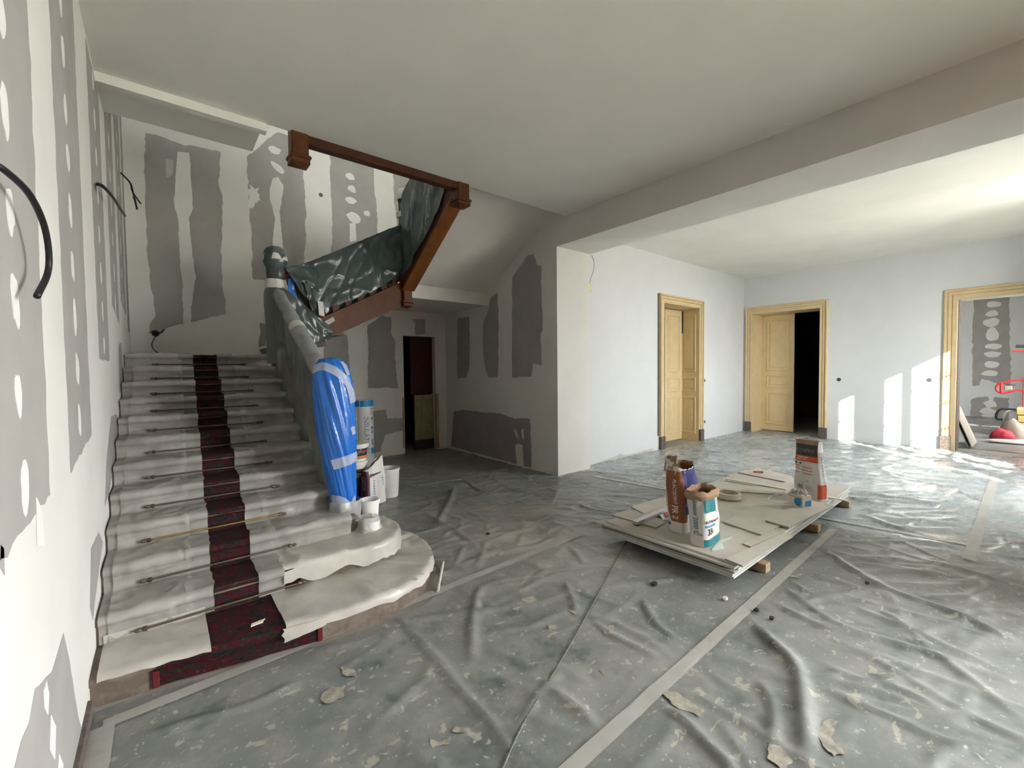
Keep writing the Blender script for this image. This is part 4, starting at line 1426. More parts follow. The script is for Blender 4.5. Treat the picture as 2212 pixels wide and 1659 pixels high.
FOLDS = [
    ([(1738, 1160), (1881, 1259), (2072, 1332), (2212, 1402)], 0.030, 0.034),
    ([(1683, 1226), (1757, 1288), (1885, 1281), (1960, 1300)], 0.020, 0.028),
    ([(1661, 1244), (1757, 1321), (1830, 1362), (1878, 1377)], 0.022, 0.026),
    ([(1625, 1277), (1757, 1351), (1878, 1380), (1977, 1406), (2212, 1483)], 0.026, 0.030),
    ([(1595, 1310), (1647, 1373), (1698, 1421), (1722, 1460), (1735, 1564), (1738, 1690)], 0.040, 0.036),
    ([(1764, 1483), (1904, 1545), (2050, 1608), (2212, 1637)], 0.022, 0.028),
    ([(2060, 1330), (2110, 1318), (2212, 1307)], 0.022, 0.028),
    ([(1830, 1105), (1977, 1153), (2197, 1197)], 0.026, 0.040),
    ([(1984, 1211), (2100, 1240), (2230, 1280)], 0.024, 0.036),
    ([(850, 1330), (914, 1394), (987, 1484), (1055, 1561), (1149, 1680)], 0.022, 0.024),
    ([(1038, 1262), (1021, 1335), (1017, 1441)], 0.024, 0.030),
    ([(858, 1343), (914, 1360), (995, 1364)], 0.016, 0.024),
    ([(1175, 1488), (1235, 1527), (1277, 1565), (1300, 1600)], 0.026, 0.028),
    ([(1277, 1343), (1341, 1386), (1440, 1433)], 0.022, 0.026),
    ([(1384, 1292), (1414, 1347), (1470, 1394)], 0.022, 0.026),
    ([(1401, 1510), (1470, 1557), (1550, 1634), (1600, 1690)], 0.028, 0.026),
    ([(982, 1052), (965, 1095), (940, 1138)], 0.030, 0.040),
    ([(995, 1031), (1042, 1065), (1106, 1072)], 0.024, 0.035),
    ([(1280, 1400), (1400, 1402), (1500, 1412)], 0.014, 0.024),
    ([(1780, 1440), (1850, 1470), (1960, 1500), (2060, 1560)], 0.020, 0.028),
    ([(1700, 1450), (1760, 1470), (1840, 1460)], 0.018, 0.024),
    ([(1900, 1320), (1960, 1360), (2010, 1420)], 0.018, 0.026),
    ([(2000, 1400), (2080, 1460), (2212, 1560)], 0.020, 0.030),
    ([(1640, 1470), (1670, 1540), (1660, 1640)], 0.020, 0.026),
    ([(1230, 1440), (1180, 1480), (1100, 1600)], 0.014, 0.022),
    ([(640, 1580), (760, 1560), (860, 1580), (960, 1640)], 0.014, 0.024),
    ([(300, 1600), (420, 1560), (560, 1520), (680, 1460)], 0.016, 0.024),
    ([(860, 1280), (960, 1240), (1060, 1200), (1200, 1190)], 0.014, 0.024),
    ([(960, 1180), (1050, 1190), (1200, 1240), (1330, 1230)], 0.016, 0.024),
    ([(900, 1100), (1000, 1160), (1040, 1200)], 0.018, 0.03),
]
FOLDS = [(pxp(p), h_*0.82, w_*0.88) for p, h_, w_ in FOLDS]
_rng = random.Random(11)


def rand_folds(n, x0, x1, y0, y1, hmin, hmax, wmin, wmax, lmin, lmax, spread, base=-39):
    out = []
    for _ in range(n):
        x, y = _rng.uniform(x0, x1), _rng.uniform(y0, y1)
        a = math.radians(base)+_rng.gauss(0, spread)
        L = _rng.uniform(lmin, lmax)
        pts = [(x, y)]
        for k in range(4):
            a += _rng.gauss(0, 0.22)
            pts.append((pts[-1][0]+L/4*math.cos(a), pts[-1][1]+L/4*math.sin(a)))
        out.append((np.array(pts), _rng.uniform(hmin, hmax), _rng.uniform(wmin, wmax)))
    return out


HF = FOLDS + rand_folds(300, 0.2, 5.6, -0.2, 7.6, 0.005, 0.014, 0.018, 0.030, 0.3, 1.3, 0.6) + rand_folds(150, 1.6, 5.2, 2.3, 4.9, 0.006, 0.015, 0.018, 0.028, 0.25, 0.9, 0.6) + rand_folds(60, 2.4, 5.6, 2.7, 6.0, 0.006, 0.018, 0.020, 0.036, 0.4, 1.4, 0.6) + rand_folds(50, 2.6, 5.6, 0.2, 1.6, 0.006, 0.015, 0.020, 0.030, 0.4, 1.3, 0.4)
SF = FOLDS + rand_folds(420, 5.2, 11.5, -0.9, 4.7, 0.010, 0.030, 0.026, 0.055, 0.5, 2.6, 0.35, -44)


def sheet_mesh(x0, x1, y0, y1, st, folds, skip):
    nx, ny = int((x1-x0)/st)+1, int((y1-y0)/st)+1
    xs, ys = np.linspace(x0, x1, nx), np.linspace(y0, y1, ny)
    X, Y = np.meshgrid(xs, ys)
    H = fold_field(X, Y, folds)
    U = 0.003*np.sin(X*7.1+2*np.sin(Y*3.3))*np.sin(Y*6.3+1.7*np.sin(X*2.9))+0.0015*np.sin(X*19+Y*23)
    Z = 0.006+H+U
    # the sheet is taped flat along the seams and pressed under the stack
    for (ax, ay, bx, by, w) in TAPES:
        d = np.array([bx-ax, by-ay]); L2 = d@d
        t = np.clip(((X-ax)*d[0]+(Y-ay)*d[1])/L2, 0, 1)
        dist = np.hypot(X-ax-t*d[0], Y-ay-t*d[1])
        Z = 0.006+(Z-0.006)*np.clip((dist-w*0.5)/0.14, 0.12, 1)
    sk = (X > 3.1) & (X < 6.5) & (Y > 1.25) & (Y < 2.75)
    Z = np.where(sk, 0.006+(Z-0.006)*0.35, Z)
    verts = np.stack([X, Y, Z], -1).reshape(-1, 3)
    cxm, cym = (X[:-1, :-1]+X[1:, 1:])/2, (Y[:-1, :-1]+Y[1:, 1:])/2
    keep = ~skip(cxm, cym)
    j, i = np.nonzero(keep)
    a = j*nx+i
    F = np.stack([a, a+1, a+1+nx, a+nx], 1)
    used = np.unique(F)
    rm = -np.ones(len(verts), int)
    rm[used] = np.arange(len(used))
    return verts[used], rm[F]


TAPES = [(-0.26, 2.73, 3.2, 2.86, 0.075), (0.55, 1.17, 5.2, 1.30, 0.072), (-0.262, -1.0, -0.262, 2.72, 0.09), (5.2, 0.365, 9.6, 0.43, 0.085), (5.05, 4.30, 5.65, 0.40, 0.07)]


def add_sheet(name, label, args, mat='sheet'):
    v, f_ = sheet_mesh(*args)
    me = bpy.data.meshes.new(name)
    me.from_pydata(v.tolist(), [], f_.tolist())
    me.materials.append(M[mat])
    me.polygons.foreach_set('use_smooth', [True]*len(me.polygons))
    o = link(bpy.data.objects.new(name, me), None, (0, 0, 0))
    return tag(o, label, 'plastic sheet')


_o1 = np.array(ST1)


def hall_skip(x, y):
    fr = np.interp(x, _o1[:8, 0], _o1[:8, 1])
    st = (x < 1.48) & (y > fr-0.02) & (x < 1.25)
    st |= (((x-1.27)/0.50)**2+((y-3.36)/0.66)**2 < 1) & (y < 4.0)
    st |= (x < 1.26) & (y > 2.9)
    return st | ((x > XB-0.01) & (y > YP-0.02)) | (y > YB-0.03)


hs = add_sheet('floor_sheet', 'dusty grey plastic sheeting spread over the hall floor up to the stairs', (XL+0.02, 5.30, -1.2, 7.93, 0.0215, HF, hall_skip))
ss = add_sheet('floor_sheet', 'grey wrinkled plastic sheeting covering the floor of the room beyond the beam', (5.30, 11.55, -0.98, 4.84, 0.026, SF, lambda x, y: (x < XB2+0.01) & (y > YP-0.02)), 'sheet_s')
rs = add_sheet('floor_sheet', 'grey plastic sheeting on the floor of the room behind the right doorway', (12.2, 19.8, -0.9, 2.5, 0.09, rand_folds(70, 12.3, 19.5, -0.8, 2.4, 0.01, 0.03, 0.08, 0.12, 0.6, 2.0, 0.4), lambda x, y: x < 0))

_tn = ['clear tape strip sealing the sheet along the foot of the stairs', 'wide clear tape strip running across the sheet to the board stack', 'clear tape strip sealing the sheet along the left wall', 'faint tape strip lying on the sheet at the far right', 'tape strip joining two sheets under the beam']
for (ax, ay, bx, by, w), lb in zip(TAPES, _tn):
    d = np.array([bx-ax, by-ay]); L = np.linalg.norm(d); d /= L
    nrm = np.array([-d[1], d[0]])
    n = int(L/0.06)
    to = obj('tape_strip', MB().grid(lambda s, t: (ax+d[0]*L*s+nrm[0]*w*(t-0.5)+0.004*nz(s*40, t), ay+d[1]*L*s+nrm[1]*w*(t-0.5)+0.004*nz(s*30+3), 0.0135+0.004*abs(nz(s*L*9+ax, t*2.0))), n, 5), M['tape_f'], base=(ax, ay, 0.01), smooth=True)
    tag(to, lb, 'tape')
se = obj('sheet_seam', MB().tube([(p[0], p[1], 0.013) for p in pxp([(1352, 1172), (1280, 1310), (1200, 1452), (1130, 1570), (1075, 1690)])], 0.0050, 6), pmat('seam_grey', (0.12, 0.125, 0.12), 0.5, 0.4, 60.0), base=(2.2, 1.9, 0))
tag(se, 'thin dark folded seam running across the sheet from the board stack', 'seam')
# dried plaster splashes
for k, pix in enumerate(([(1777, 1562), (1795, 1556), (1812, 1560), (1806, 1580), (1800, 1598), (1815, 1612), (1824, 1632), (1800, 1636), (1782, 1622), (1771, 1595)],
                         [(695, 1500), (720, 1482), (750, 1485), (742, 1505), (712, 1520), (700, 1518)], [(735, 1440), (762, 1446), (770, 1458), (748, 1462)],
                         [(1655, 1600), (1690, 1610), (1705, 1640), (1690, 1659), (1660, 1640)], [(1430, 1490), (1490, 1515), (1530, 1540), (1510, 1550), (1450, 1520)],
                         [(1300, 1360), (1325, 1350), (1330, 1366), (1308, 1372)], [(1185, 1350), (1205, 1352), (1200, 1362), (1184, 1360)],
                         [(985, 1570), (1005, 1572), (1002, 1585), (980, 1582)], [(930, 1600), (975, 1590), (970, 1608), (935, 1615)], [(1060, 1083), (1088, 1083), (1085, 1089), (1065, 1089)],
                         [(1125, 1295), (1150, 1288), (1160, 1297), (1132, 1302)], [(1230, 1320), (1250, 1318), (1245, 1328)], [(1700, 1245), (1730, 1240), (1725, 1250)])):
    P = [atz(u, v, 0.012) for u, v in pix]
    obj('plaster_splash', MB().slab(ragged(P, 0.022, 0.012, 5.0+k, 2), (0, 0, 0.002)), M['splash'], hs)

# ------------------------------------------------------------------ plasterboard stack
ROT = 0.012


def rb(x, y):
    """stack frame: u along the boards, v across"""
    c, s = math.cos(ROT), math.sin(ROT)
    return (3.24+x*c-y*s, 1.40+x*s+y*c)


_tz = 0.085
_names = ['bottom', 'second from the bottom', 'third from the bottom', 'fourth from the bottom', 'fifth from the bottom', 'sixth from the bottom', 'full-size top']
for i in range(7):
    j = _rng.uniform
    o_ = (j(-0.03, 0.03), j(-0.012, 0.02))
    L, W = 3.10+j(-0.02, 0.02), 1.20
    if i == 6:
        o_ = (0.02, 0.0)
    t = 0.0145
    g = _tz+0.001
    pts = [rb(o_[0]+a*L, o_[1]+b*W) for a, b in ((0, 0), (1, 0), (1, 1), (0, 1))]
    m_ = [M['edge'], M['edge_g'], M['edge'], M['edge_d'], M['edge'], M['edge_g'], M['edge']][i]
    th = thing('plasterboard', '%s plasterboard of the stack on the hall floor' % _names[i], 'plasterboard', (*rb(1.5, 0.6), g), 'plasterboards in the stack')
    obj('core', MB().prism(pts, g, g+t-0.002), m_, th)
    ins = [rb(o_[0]+a*L, o_[1]+b*W) for a, b in ((0.0005, 0.001), (0.9995, 0.001), (0.9995, 0.999), (0.0005, 0.999))]
    obj('face_paper', MB().prism(ins, g+t-0.0021, g+t), M['face'], th)
    _tz = g+t
ZS = _tz+0.001
for k, (x, lb) in enumerate(((0.42, 'wooden bearer under the near end of the plasterboard stack'), (1.72, 'wooden bearer under the middle of the plasterboard stack'), (2.85, 'wooden bearer under the far end of the plasterboard stack'))):
    p = [rb(x, -0.05), rb(x+0.09, -0.05), rb(x+0.09, 1.22), rb(x, 1.22)]
    tag(obj('bearer', MB().prism(p, 0.012, 0.083), M['batten'], base=(*rb(x, 0.6), 0.012)), lb, 'timber')

OFF = [
    ([(1363, 1094), (1448, 1068), (1520, 1092), (1405, 1117)], 0, 'offcut board at the left end of the stack'),
    ([(1322, 1112), (1360, 1100), (1440, 1126), (1418, 1139)], 0, 'narrow offcut at the near-left corner of the stack'),
    ([(1562, 1127), (1640, 1087), (1730, 1112), (1646, 1155)], 0, 'square offcut in the middle of the stack'),
    ([(1654, 1124), (1745, 1078), (1800, 1092), (1704, 1138)], 1, 'offcut lying over others in front of the small blue box'),
    ([(1605, 1174), (1672, 1143), (1692, 1150), (1622, 1180)], 0, 'small strip offcut near the front edge of the stack'),
    ([(1566, 1206), (1622, 1182), (1694, 1150), (1714, 1157), (1604, 1222)], 0, 'long offcut along the front corner of the stack'),
    ([(1594, 1020), (1640, 1011), (1712, 1028), (1695, 1040)], 0, 'offcut at the back of the stack under the red marker'),
    ([(1640, 1045), (1700, 1050), (1690, 1068), (1600, 1062)], 0, 'flat offcut beside the paper tape roll'),
]
for pix, lay, lb in OFF:
    z = ZS+lay*0.0145
    P = [atz(u, v, z+0.0125)[:2] for u, v in pix]
    c = np.mean(P, axis=0)
    th = thing('board_offcut', 'plasterboard ' + lb, 'plasterboard', (c[0], c[1], z), 'plasterboard offcuts on the stack')
    obj('core', MB().prism(P, z, z+0.0105), M['edge_d'], th)
    obj('face_paper', MB().prism([tuple(c+(np.array(p)-c)*0.998) for p in P], z+0.0104, z+0.0125), M['face'], th)
ZO = ZS+0.0135


def strip_obj(name, p0, p1, w, t, z, mat, label, cat):
    a, b = atz(*p0, z+t)[:2], atz(*p1, z+t)[:2]
    d = (b-a)/np.linalg.norm(b-a)
    n = np.array([-d[1], d[0]])*w/2
    return tag(obj(name, MB().prism([a+n, a-n, b-n, b+n], z, z+t), mat, base=(*((a+b)/2), z)), label, cat)


strip_obj('batten', (1568, 1033), (1700, 1056), 0.045, 0.012, ZO+0.001, M['paper'], 'long pale board strip lying across the back of the stack', 'strip')
strip_obj('batten', (1786, 1072), (1830, 1080), 0.05, 0.012, ZS+0.001, M['paper'], 'short pale board strip at the far right corner of the stack', 'strip')
strip_obj('straightedge', (1372, 1126), (1452, 1092), 0.05, 0.03, ZO+0.001, M['metal'], 'aluminium straightedge lying at the left end of the stack', 'tool')
fl_ = thing('sanding_float', 'pink faced plastering float lying behind the tall brown bag', 'tool', (*atz(1448, 1112, ZO)[:2], ZO))
c = atz(1446, 1110, ZO+0.02)[:2]
obj('plate', MB().prism([c+np.array(q) for q in ((-0.16, -0.03), (0.02, -0.09), (0.12, 0.0), (-0.06, 0.07))], ZO+0.001, ZO+0.010), M['white'], fl_)
obj('pad', MB().prism([c+np.array(q) for q in ((-0.10, -0.035), (0.02, -0.075), (0.10, 0.0), (-0.02, 0.05))], ZO+0.010, ZO+0.028), M['pink'], fl_)
c = atz(1574, 1074, ZO)[:2]
tr_ = thing('joint_tape', 'roll of cream paper joint tape lying on the stack', 'tape roll', (*c, ZO))
obj('outer_roll', MB().lathe((*c, ZO), [(0.098, 0.0), (0.125, 0.0), (0.125, 0.055), (0.098, 0.055), (0.098, 0.0)], 36), M['paper'], tr_, smooth=40)
obj('loose_end', MB().grid(lambda s, t: (c[0]+(0.128+0.03*s)*math.cos(2.2-1.6*s), c[1]+(0.128+0.03*s)*math.sin(2.2-1.6*s), ZO+0.002+0.05*t), 12, 2), M['paper'], tr_, smooth=True)
mk = thing('marker', 'small red marker pen at the back of the stack', 'pen', (*atz(1637, 1022, ZO)[:2], ZO))
a, b = atz(1627, 1021, ZO+0.008), atz(1648, 1022, ZO+0.008)
obj('barrel', MB().tube([a+(0, 0, 0.012), a+(b-a)*0.72+(0, 0, 0.012)], 0.011, 8), M['red'], mk, smooth=40)
obj('cap', MB().tube([a+(b-a)*0.72+(0, 0, 0.012), b+(0, 0, 0.012)], 0.012, 8), M['char'], mk, smooth=40)
c = atz(1692, 1078, ZO)[:2]
tag(obj('wire_loop', MB().tube([(c[0]+0.22*math.cos(t), c[1]+0.12*math.sin(t), ZO+0.006) for t in np.linspace(0.8, 5.6, 30)], 0.005, 6), M['white'], base=(*c, ZO), smooth=True), 'thin pale plastic loop lying left of the small blue box', 'strip')
sp = obj('plaster_spill', MB().slab(ragged([atz(u, v, ZS+0.0005) for u, v in ((1538, 1190), (1552, 1168), (1582, 1160), (1560, 1172), (1562, 1186))], 0.012, 0.02, 8.8, 2), (0, 0, 0.004)), pmat('fresh_plaster', (0.66, 0.70, 0.65), 0.9), base=(*atz(1550, 1178, ZS)[:2], ZS))
tag(sp, 'white spilled plaster powder beside the teal bag', 'spill')


# ------------------------------------------------------------------ lettering
_txt = {}


def text2d(s, bold=0.0):
    """outline of a word as flat polygons, height of capitals = 1, starting at x = 0"""
    if s in _txt:
        return _txt[s]
    cu = bpy.data.curves.new('t', 'FONT')
    cu.body = s
    cu.offset = bold
    cu.resolution_u = 2
    o = bpy.data.objects.new('t', cu)
    COL.objects.link(o)
    dg = bpy.context.evaluated_depsgraph_get()
    me = bpy.data.meshes.new_from_object(o.evaluated_get(dg))
    V = np.array([v.co[:2] for v in me.vertices])
    F = [tuple(p.vertices) for p in me.polygons]
    bpy.data.objects.remove(o)
    bpy.data.curves.remove(cu)
    bpy.data.meshes.remove(me)
    V = V-V.min(0)
    V /= 0.70
    _txt[s] = (V, F)
    return _txt[s]


class Bag:
    def __init__(self, name, label, cx, cy, z, yaw, w, d, h, mat, taper=lambda t: (1, 1), lean=(0, 0), amp=0.012, seed=0.0, n=5.0, rim=None):
        self.c, self.w, self.d, self.h = (cx, cy, z), w, d, h
        self.cy_, self.sy_ = math.cos(yaw), math.sin(yaw)
        self.taper, self.lean, self.amp, self.seed, self.n = taper, lean, amp, seed, n
        self.rim = rim or (lambda a: 0.0)
        self.root = thing(name, label, 'bag', (cx, cy, z))
        self.mat = mat

    def place(self, lx, ly, t, out, dz=0.0):
        sw, sd = self.taper(t)
        x, y = lx*sw, ly*sd
        r = math.hypot(x/self.w, y/self.d)+1e-6
        zz = t*self.h
        q = self.amp*(nz(lx*9+self.seed, ly*9, zz*7)+0.7*abs(nz(lx*16+self.seed, ly*16+2, zz*4))-0.2)*min(1, 0.3+t*1.2)
        ux, uy = x/self.w/r, y/self.d/r
        k = (q+out)
        L = math.hypot(ux, uy)+1e-9
        x += ux/L*k+self.lean[0]*t
        y += uy/L*k+self.lean[1]*t
        return (self.c[0]+x*self.cy_-y*self.sy_, self.c[1]+x*self.sy_+y*self.cy_, self.c[2]+zz+dz)

    def ring(self, a):
        ca, sa = math.cos(a), math.sin(a)
        k = (abs(ca)**self.n+abs(sa)**self.n)**(-1/self.n)
        return self.w/2*k*ca, self.d/2*k*sa

    def body(self, name='sack', t0=0.0, t1=1.0, mat=None, out=0.0, seg=110, rows=44, cap=True):
        mb = MB()

        def fn(s, v):
            a = 2*math.pi*s
            t = t0+(t1-t0)*v
            return self.place(*self.ring(a), t, out, self.rim(a)*max(0, (t-0.8)/0.2) if t > 0.8 else 0)
        mb.grid(fn, seg, rows, True)
        if cap:
            mb.f.append(tuple(range(seg-1, -1, -1)))
        o = obj(name, mb, mat or self.mat, self.root, smooth=55)
        if name == 'sack':
            self.sack = o
        return o

    def face(self, f, side):
        g = max(-0.985, min(0.985, f))
        k = (1-abs(g)**self.n)**(1/self.n)
        return {'front': (g*self.w/2, -self.d/2*k), 'left': (-self.w/2*k, -g*self.d/2), 'right': (self.w/2*k, g*self.d/2)}[side]

    def patch(self, name, side, f0, f1, t0, t1, mat, out=0.0015, curve=None, nu=24, nv=28):
        def fn(s, v):
            t = t0+(t1-t0)*v
            a, b = (f0, f1) if curve is None else curve(t)
            return self.place(*self.face(a+(b-a)*s, side), t, out+0.0012)
        return obj(name, MB().grid(fn, nu, nv), mat, self.sack, smooth=True)

    def text(self, s, side, f, t, size, mat, down=False, bold=0.0, out=0.0052):
        """size = capital height in metres; down = reads from top to bottom"""
        V, F = text2d(s, bold)
        wd = self.w if side == 'front' else self.d
        vs = []
        for a, b in V:
            a, b = a*size, b*size
            if down:
                vs.append(self.place(*self.face(f+b/(wd/2), side), t-a/self.h, out))
            else:
                vs.append(self.place(*self.face(f+a/(wd/2), side), t+b/self.h, out))
        return obj('lettering', MB().add(vs, F), mat, self.sack)


# brown and blue jointing compound bag, torn open
b1 = Bag('plaster_bag', 'tall torn-open plaster bag with rust and navy print on the stack', 3.655, 2.035, ZS+0.001, math.radians(4), 0.34, 0.17, 0.56, M['bagw'],
         lambda t: (1.0-0.16*t+0.05*math.sin(t*3.1), 1.0+0.12*math.sin(t*3.1)+0.05*t), (-0.045, 0.02), 0.016, 2.0, 4.5,
         lambda a: 0.085*max(0, math.cos(a-2.6))**2+0.03*nz(math.cos(a)*4, math.sin(a)*4)+0.02*abs(nz(a*6)))
b1.body()
b1.body('lining', 0.62, 1.0, M['kraft_d'], -0.006, 64, 10, True)
b1.patch('side_print', 'left', -0.55, 0.97, 0.17, 0.98, M['rust'], 0.0015, lambda t: (-0.62+0.45*max(0, 0.32-t)/0.15*0.6, 0.96))
b1.patch('front_print', 'front', -0.97, 0.9, 0.30, 0.99, M['navy'], 0.0015)
b1.patch('front_label', 'front', -0.62, 0.9, 0.38, 0.70, M['bagw'], 0.003)
b1.text('PLACOJOINT', 'left', -0.12, 0.84, 0.026, M['wtext'], True, 0.01)
b1.text('PR 2', 'left', -0.20, 0.43, 0.046, M['wtext'], True, 0.02)
b1.text('25', 'front', -0.25, 0.13, 0.045, M['black'], False, 0.02)
b1.patch('small_print', 'left', -0.75, -0.45, 0.10, 0.15, M['violet'], 0.002)
b1.patch('small_print', 'left', -0.85, -0.72, 0.20, 0.27, M['greytx'], 0.002)


def crumple(bag, a0, a1, z0, z1, mat, seed, name='torn_flap', reach=0.05):
    def fn(s, t):
        a = a0+(a1-a0)*s
        lx, ly = bag.ring(a)
        p = np.array(bag.place(lx, ly, 0.97, 0.0))
        c = np.array(bag.place(0, 0, 0.97, 0.0))
        d = p-c
        return tuple(p+np.array([0, 0, z0+(z1-z0)*math.sin(t*1.9)])+d*(reach/0.1)*(t*t-0.2*t)*0.5+0.012*np.array([nz(s*5+seed, t*5), nz(s*5, t*5+seed), nz(s*4+seed, t*4+seed)]))
    return obj(name, MB().grid(fn, 14, 9), mat, bag.root, smooth=60)


crumple(b1, 2.2, 3.5, -0.01, 0.13, M['kraft'], 1.0, reach=-0.09)
crumple(b1, 1.1, 2.2, -0.01, 0.09, M['kraft'], 4.0, reach=-0.04)
crumple(b1, -0.6, 0.9, -0.01, 0.05, M['kraft'], 7.0, reach=0.03)
crumple(b1, 3.3, 4.2, -0.01, 0.02, M['bagw'], 9.0, reach=0.02)

# teal and white bag with rolled collar
b2 = Bag('plaster_bag', 'white plaster bag with teal print, 33 kg mark and rolled brown rim', 3.505, 1.765, ZS+0.001, math.radians(7), 0.34, 0.165, 0.43, M['bagw'],
         lambda t: (1.0-0.17*t, 1.0+0.10*math.sin(t*3.0)), (-0.035, 0.015), 0.020, 12.0, 4.0)
b2.body()
b2.body('lining', 0.6, 1.0, M['kraft_d'], -0.008, 40, 8, True)


def collar(bag):
    def fn(s, t):
        a = 2*math.pi*s
        ph = 2*math.pi*t
        r = 0.030*(1+0.35*nz(math.cos(a)*3, math.sin(a)*3, 5.0))
        p = np.array(bag.place(*bag.ring(a), 0.97, 0.006+r*math.cos(ph)*0.7))
        return tuple(p+np.array([0, 0, r*math.sin(ph)*1.2+0.02*nz(math.cos(a)*2+3, math.sin(a)*2)]))
    return obj('rolled_rim', MB().grid(fn, 44, 9, True), M['kraft'], bag.root, smooth=60)


collar(b2)
b2.patch('top_print', 'front', -0.95, -0.05, 0.66, 0.90, M['teal'], 0.0015)
b2.patch('top_gloss', 'front', -0.02, 0.95, 0.60, 0.90, M['spot_g'], 0.0022)
b2.patch('foot_print', 'front', -0.97, 0.97, 0.01, 0.15, M['teal'], 0.0015)
b2.patch('blue_band', 'front', -0.93, -0.10, 0.375, 0.415, M['sky'], 0.002)
b2.text('PLÂTRE MANUEL', 'front', -0.92, 0.455, 0.020, M['black'], False, 0.02)
b2.text('33', 'front', -0.82, 0.225, 0.052, M['black'], False, 0.02)
b2.text('kg', 'front', -0.42, 0.235, 0.022, M['black'], False, 0.01)
b2.text('lutèce 2000 C', 'left', -0.28, 0.86, 0.034, M['teal'], True, 0.005)
b2.text('4', 'left', 0.10, 0.27, 0.035, M['greytx'], True, 0.01)

# tall white, black and orange bag at the right end
b3 = Bag('plaster_bag', 'full white bag with black and orange print standing at the right end of the stack', 5.545, 1.60, ZS+0.001, math.radians(251), 0.27, 0.15, 0.64, M['bagw'],
         lambda t: (1.06-0.10*t+0.05*math.sin(t*6), (1.25-0.35*t) if t < 0.85 else (0.95-2.6*(t-0.85))), (-0.02, -0.02), 0.014, 22.0, 4.5)
b3.body()
b3.patch('top_fold', 'front', -0.97, 0.97, 0.93, 1.0, M['kraft'], 0.002)
b3.patch('black_band', 'front', -0.97, 0.97, 0.735, 0.94, M['char'], 0.0015)
b3.patch('orange_band', 'front', -0.97, 0.97, 0.635, 0.735, M['orange'], 0.0015)
b3.text('DELTAPRO', 'front', -0.93, 0.80, 0.034, M['greytx'], False, 0.01)
b3.text('DELTAPRO', 'right', -0.10, 0.80, 0.036, M['black'], True, 0.01)
b3.patch('side_orange', 'right', -0.85, 0.35, 0.03, 0.27, M['orange'], 0.0015)
b3.text('CE', 'front', 0.05, 0.29, 0.020, M['black'], False, 0.0)
for (f0, f1, t, m_) in ((-0.85, 0.3, 0.70, 'wtext'), (-0.85, 0.1, 0.665, 'wtext'), (-0.9, -0.3, 0.545, 'orange'), (-0.2, 0.6, 0.53, 'orange'), (-0.9, -0.35, 0.50, 'orange'), (-0.2, 0.6, 0.48, 'orange'), (-0.9, -0.4, 0.425, 'orange'), (-0.15, 0.55, 0.425, 'orange')):
    b3.patch('print_line', 'front', f0, f1, t, t+0.012, M[m_], 0.003, nu=5, nv=2)
for f in (-0.75, -0.35):
    b3.patch('pictogram', 'front', f-0.09, f+0.09, 0.58, 0.61, M['char'], 0.003, nu=3, nv=3)
b3.patch('small_print', 'front', -0.55, -0.2, 0.16, 0.23, M['greytx'], 0.003, nu=3, nv=3)
b3.patch('small_print', 'front', 0.05, 0.55, 0.14, 0.24, M['spot_g'], 0.003, nu=3, nv=3)

# small box stuffed with gloves in front of it
q0, q1, q2 = [atz(u, v, ZO+0.014) for u, v in ((1703, 1086), (1733, 1097), (1743, 1086))]
ex = (q1-q0)/np.linalg.norm(q1-q0)
ey = np.array([-ex[1], ex[0], 0.0])
if ey @ np.array([1.0, 0, 0]) < 0:
    ey = -ey
LX, LY, HB = np.linalg.norm(q1-q0), 0.11, 0.115
gb = thing('glove_box', 'small white box with orange line and blue disc, crumpled gloves on top', 'box', tuple((q0+q1)/2+ey*LY/2))
zb = ZO+0.0145
pt = lambda a, b, z: tuple(q0[:2]+ex[:2]*a*LX+ey[:2]*b*LY)+(zb+z,)
obj('carton', MB().slab([pt(0, 0, 0), pt(1, 0, 0), pt(1, 1, 0), pt(0, 1, 0)], (0, 0, HB)), M['bagw'], gb)
en = -ey*0.0012
obj('orange_line', MB().slab([np.array(pt(a, 0, z))+en for a, z in ((0, 0.085), (1, 0.080), (1, 0.088), (0, 0.093))], en*0.2), M['orange'], gb)
obj('blue_disc', MB().slab([np.array(pt(0.70+0.27*math.cos(a), 0, 0.045+0.042*math.sin(a)))+en*1.5 for a in np.linspace(0, 2*math.pi, 20)[:-1]], en*0.2), M['cyan'], gb)
obj('side_print', MB().slab([np.array(pt(1, b, z))+ex*0.0012 for b, z in ((0.3, 0.01), (0.95, 0.01), (0.95, 0.07), (0.3, 0.06))], ex*0.0003), M['sky'], gb)
for k in range(7):
    a, b = _rng.uniform(0.1, 0.95), _rng.uniform(0.1, 0.9)
    p = np.array(pt(a, b, HB+0.01))
    d = np.array([_rng.uniform(-1, 1), _rng.uniform(-1, 1), 0])*0.06
    obj('glove', MB().tube([p-d, p+(0, 0, 0.025), p+d*0.8+(0, 0, 0.008), p+d*1.3+(0, 0, -0.01)], [0.008, 0.016, 0.013, 0.006], 7), M['bagw'] if k % 3 else M['spot_g'], gb, smooth=True)
# ------------------------------------------------------------------ goods standing behind the foot of the stairs
def bucket(mb, c, r0, r1, h, rim=True):
    prof = [(0.0, 0.0), (r0, 0.0), (r1, h-0.03)]
    if rim:
        prof += [(r1+0.008, h-0.028), (r1+0.009, h), (r1-0.002, h), (r1-0.006, h-0.02), (r0-0.004, 0.01), (0.0, 0.012)]
    return mb.lathe(c, prof, 32)


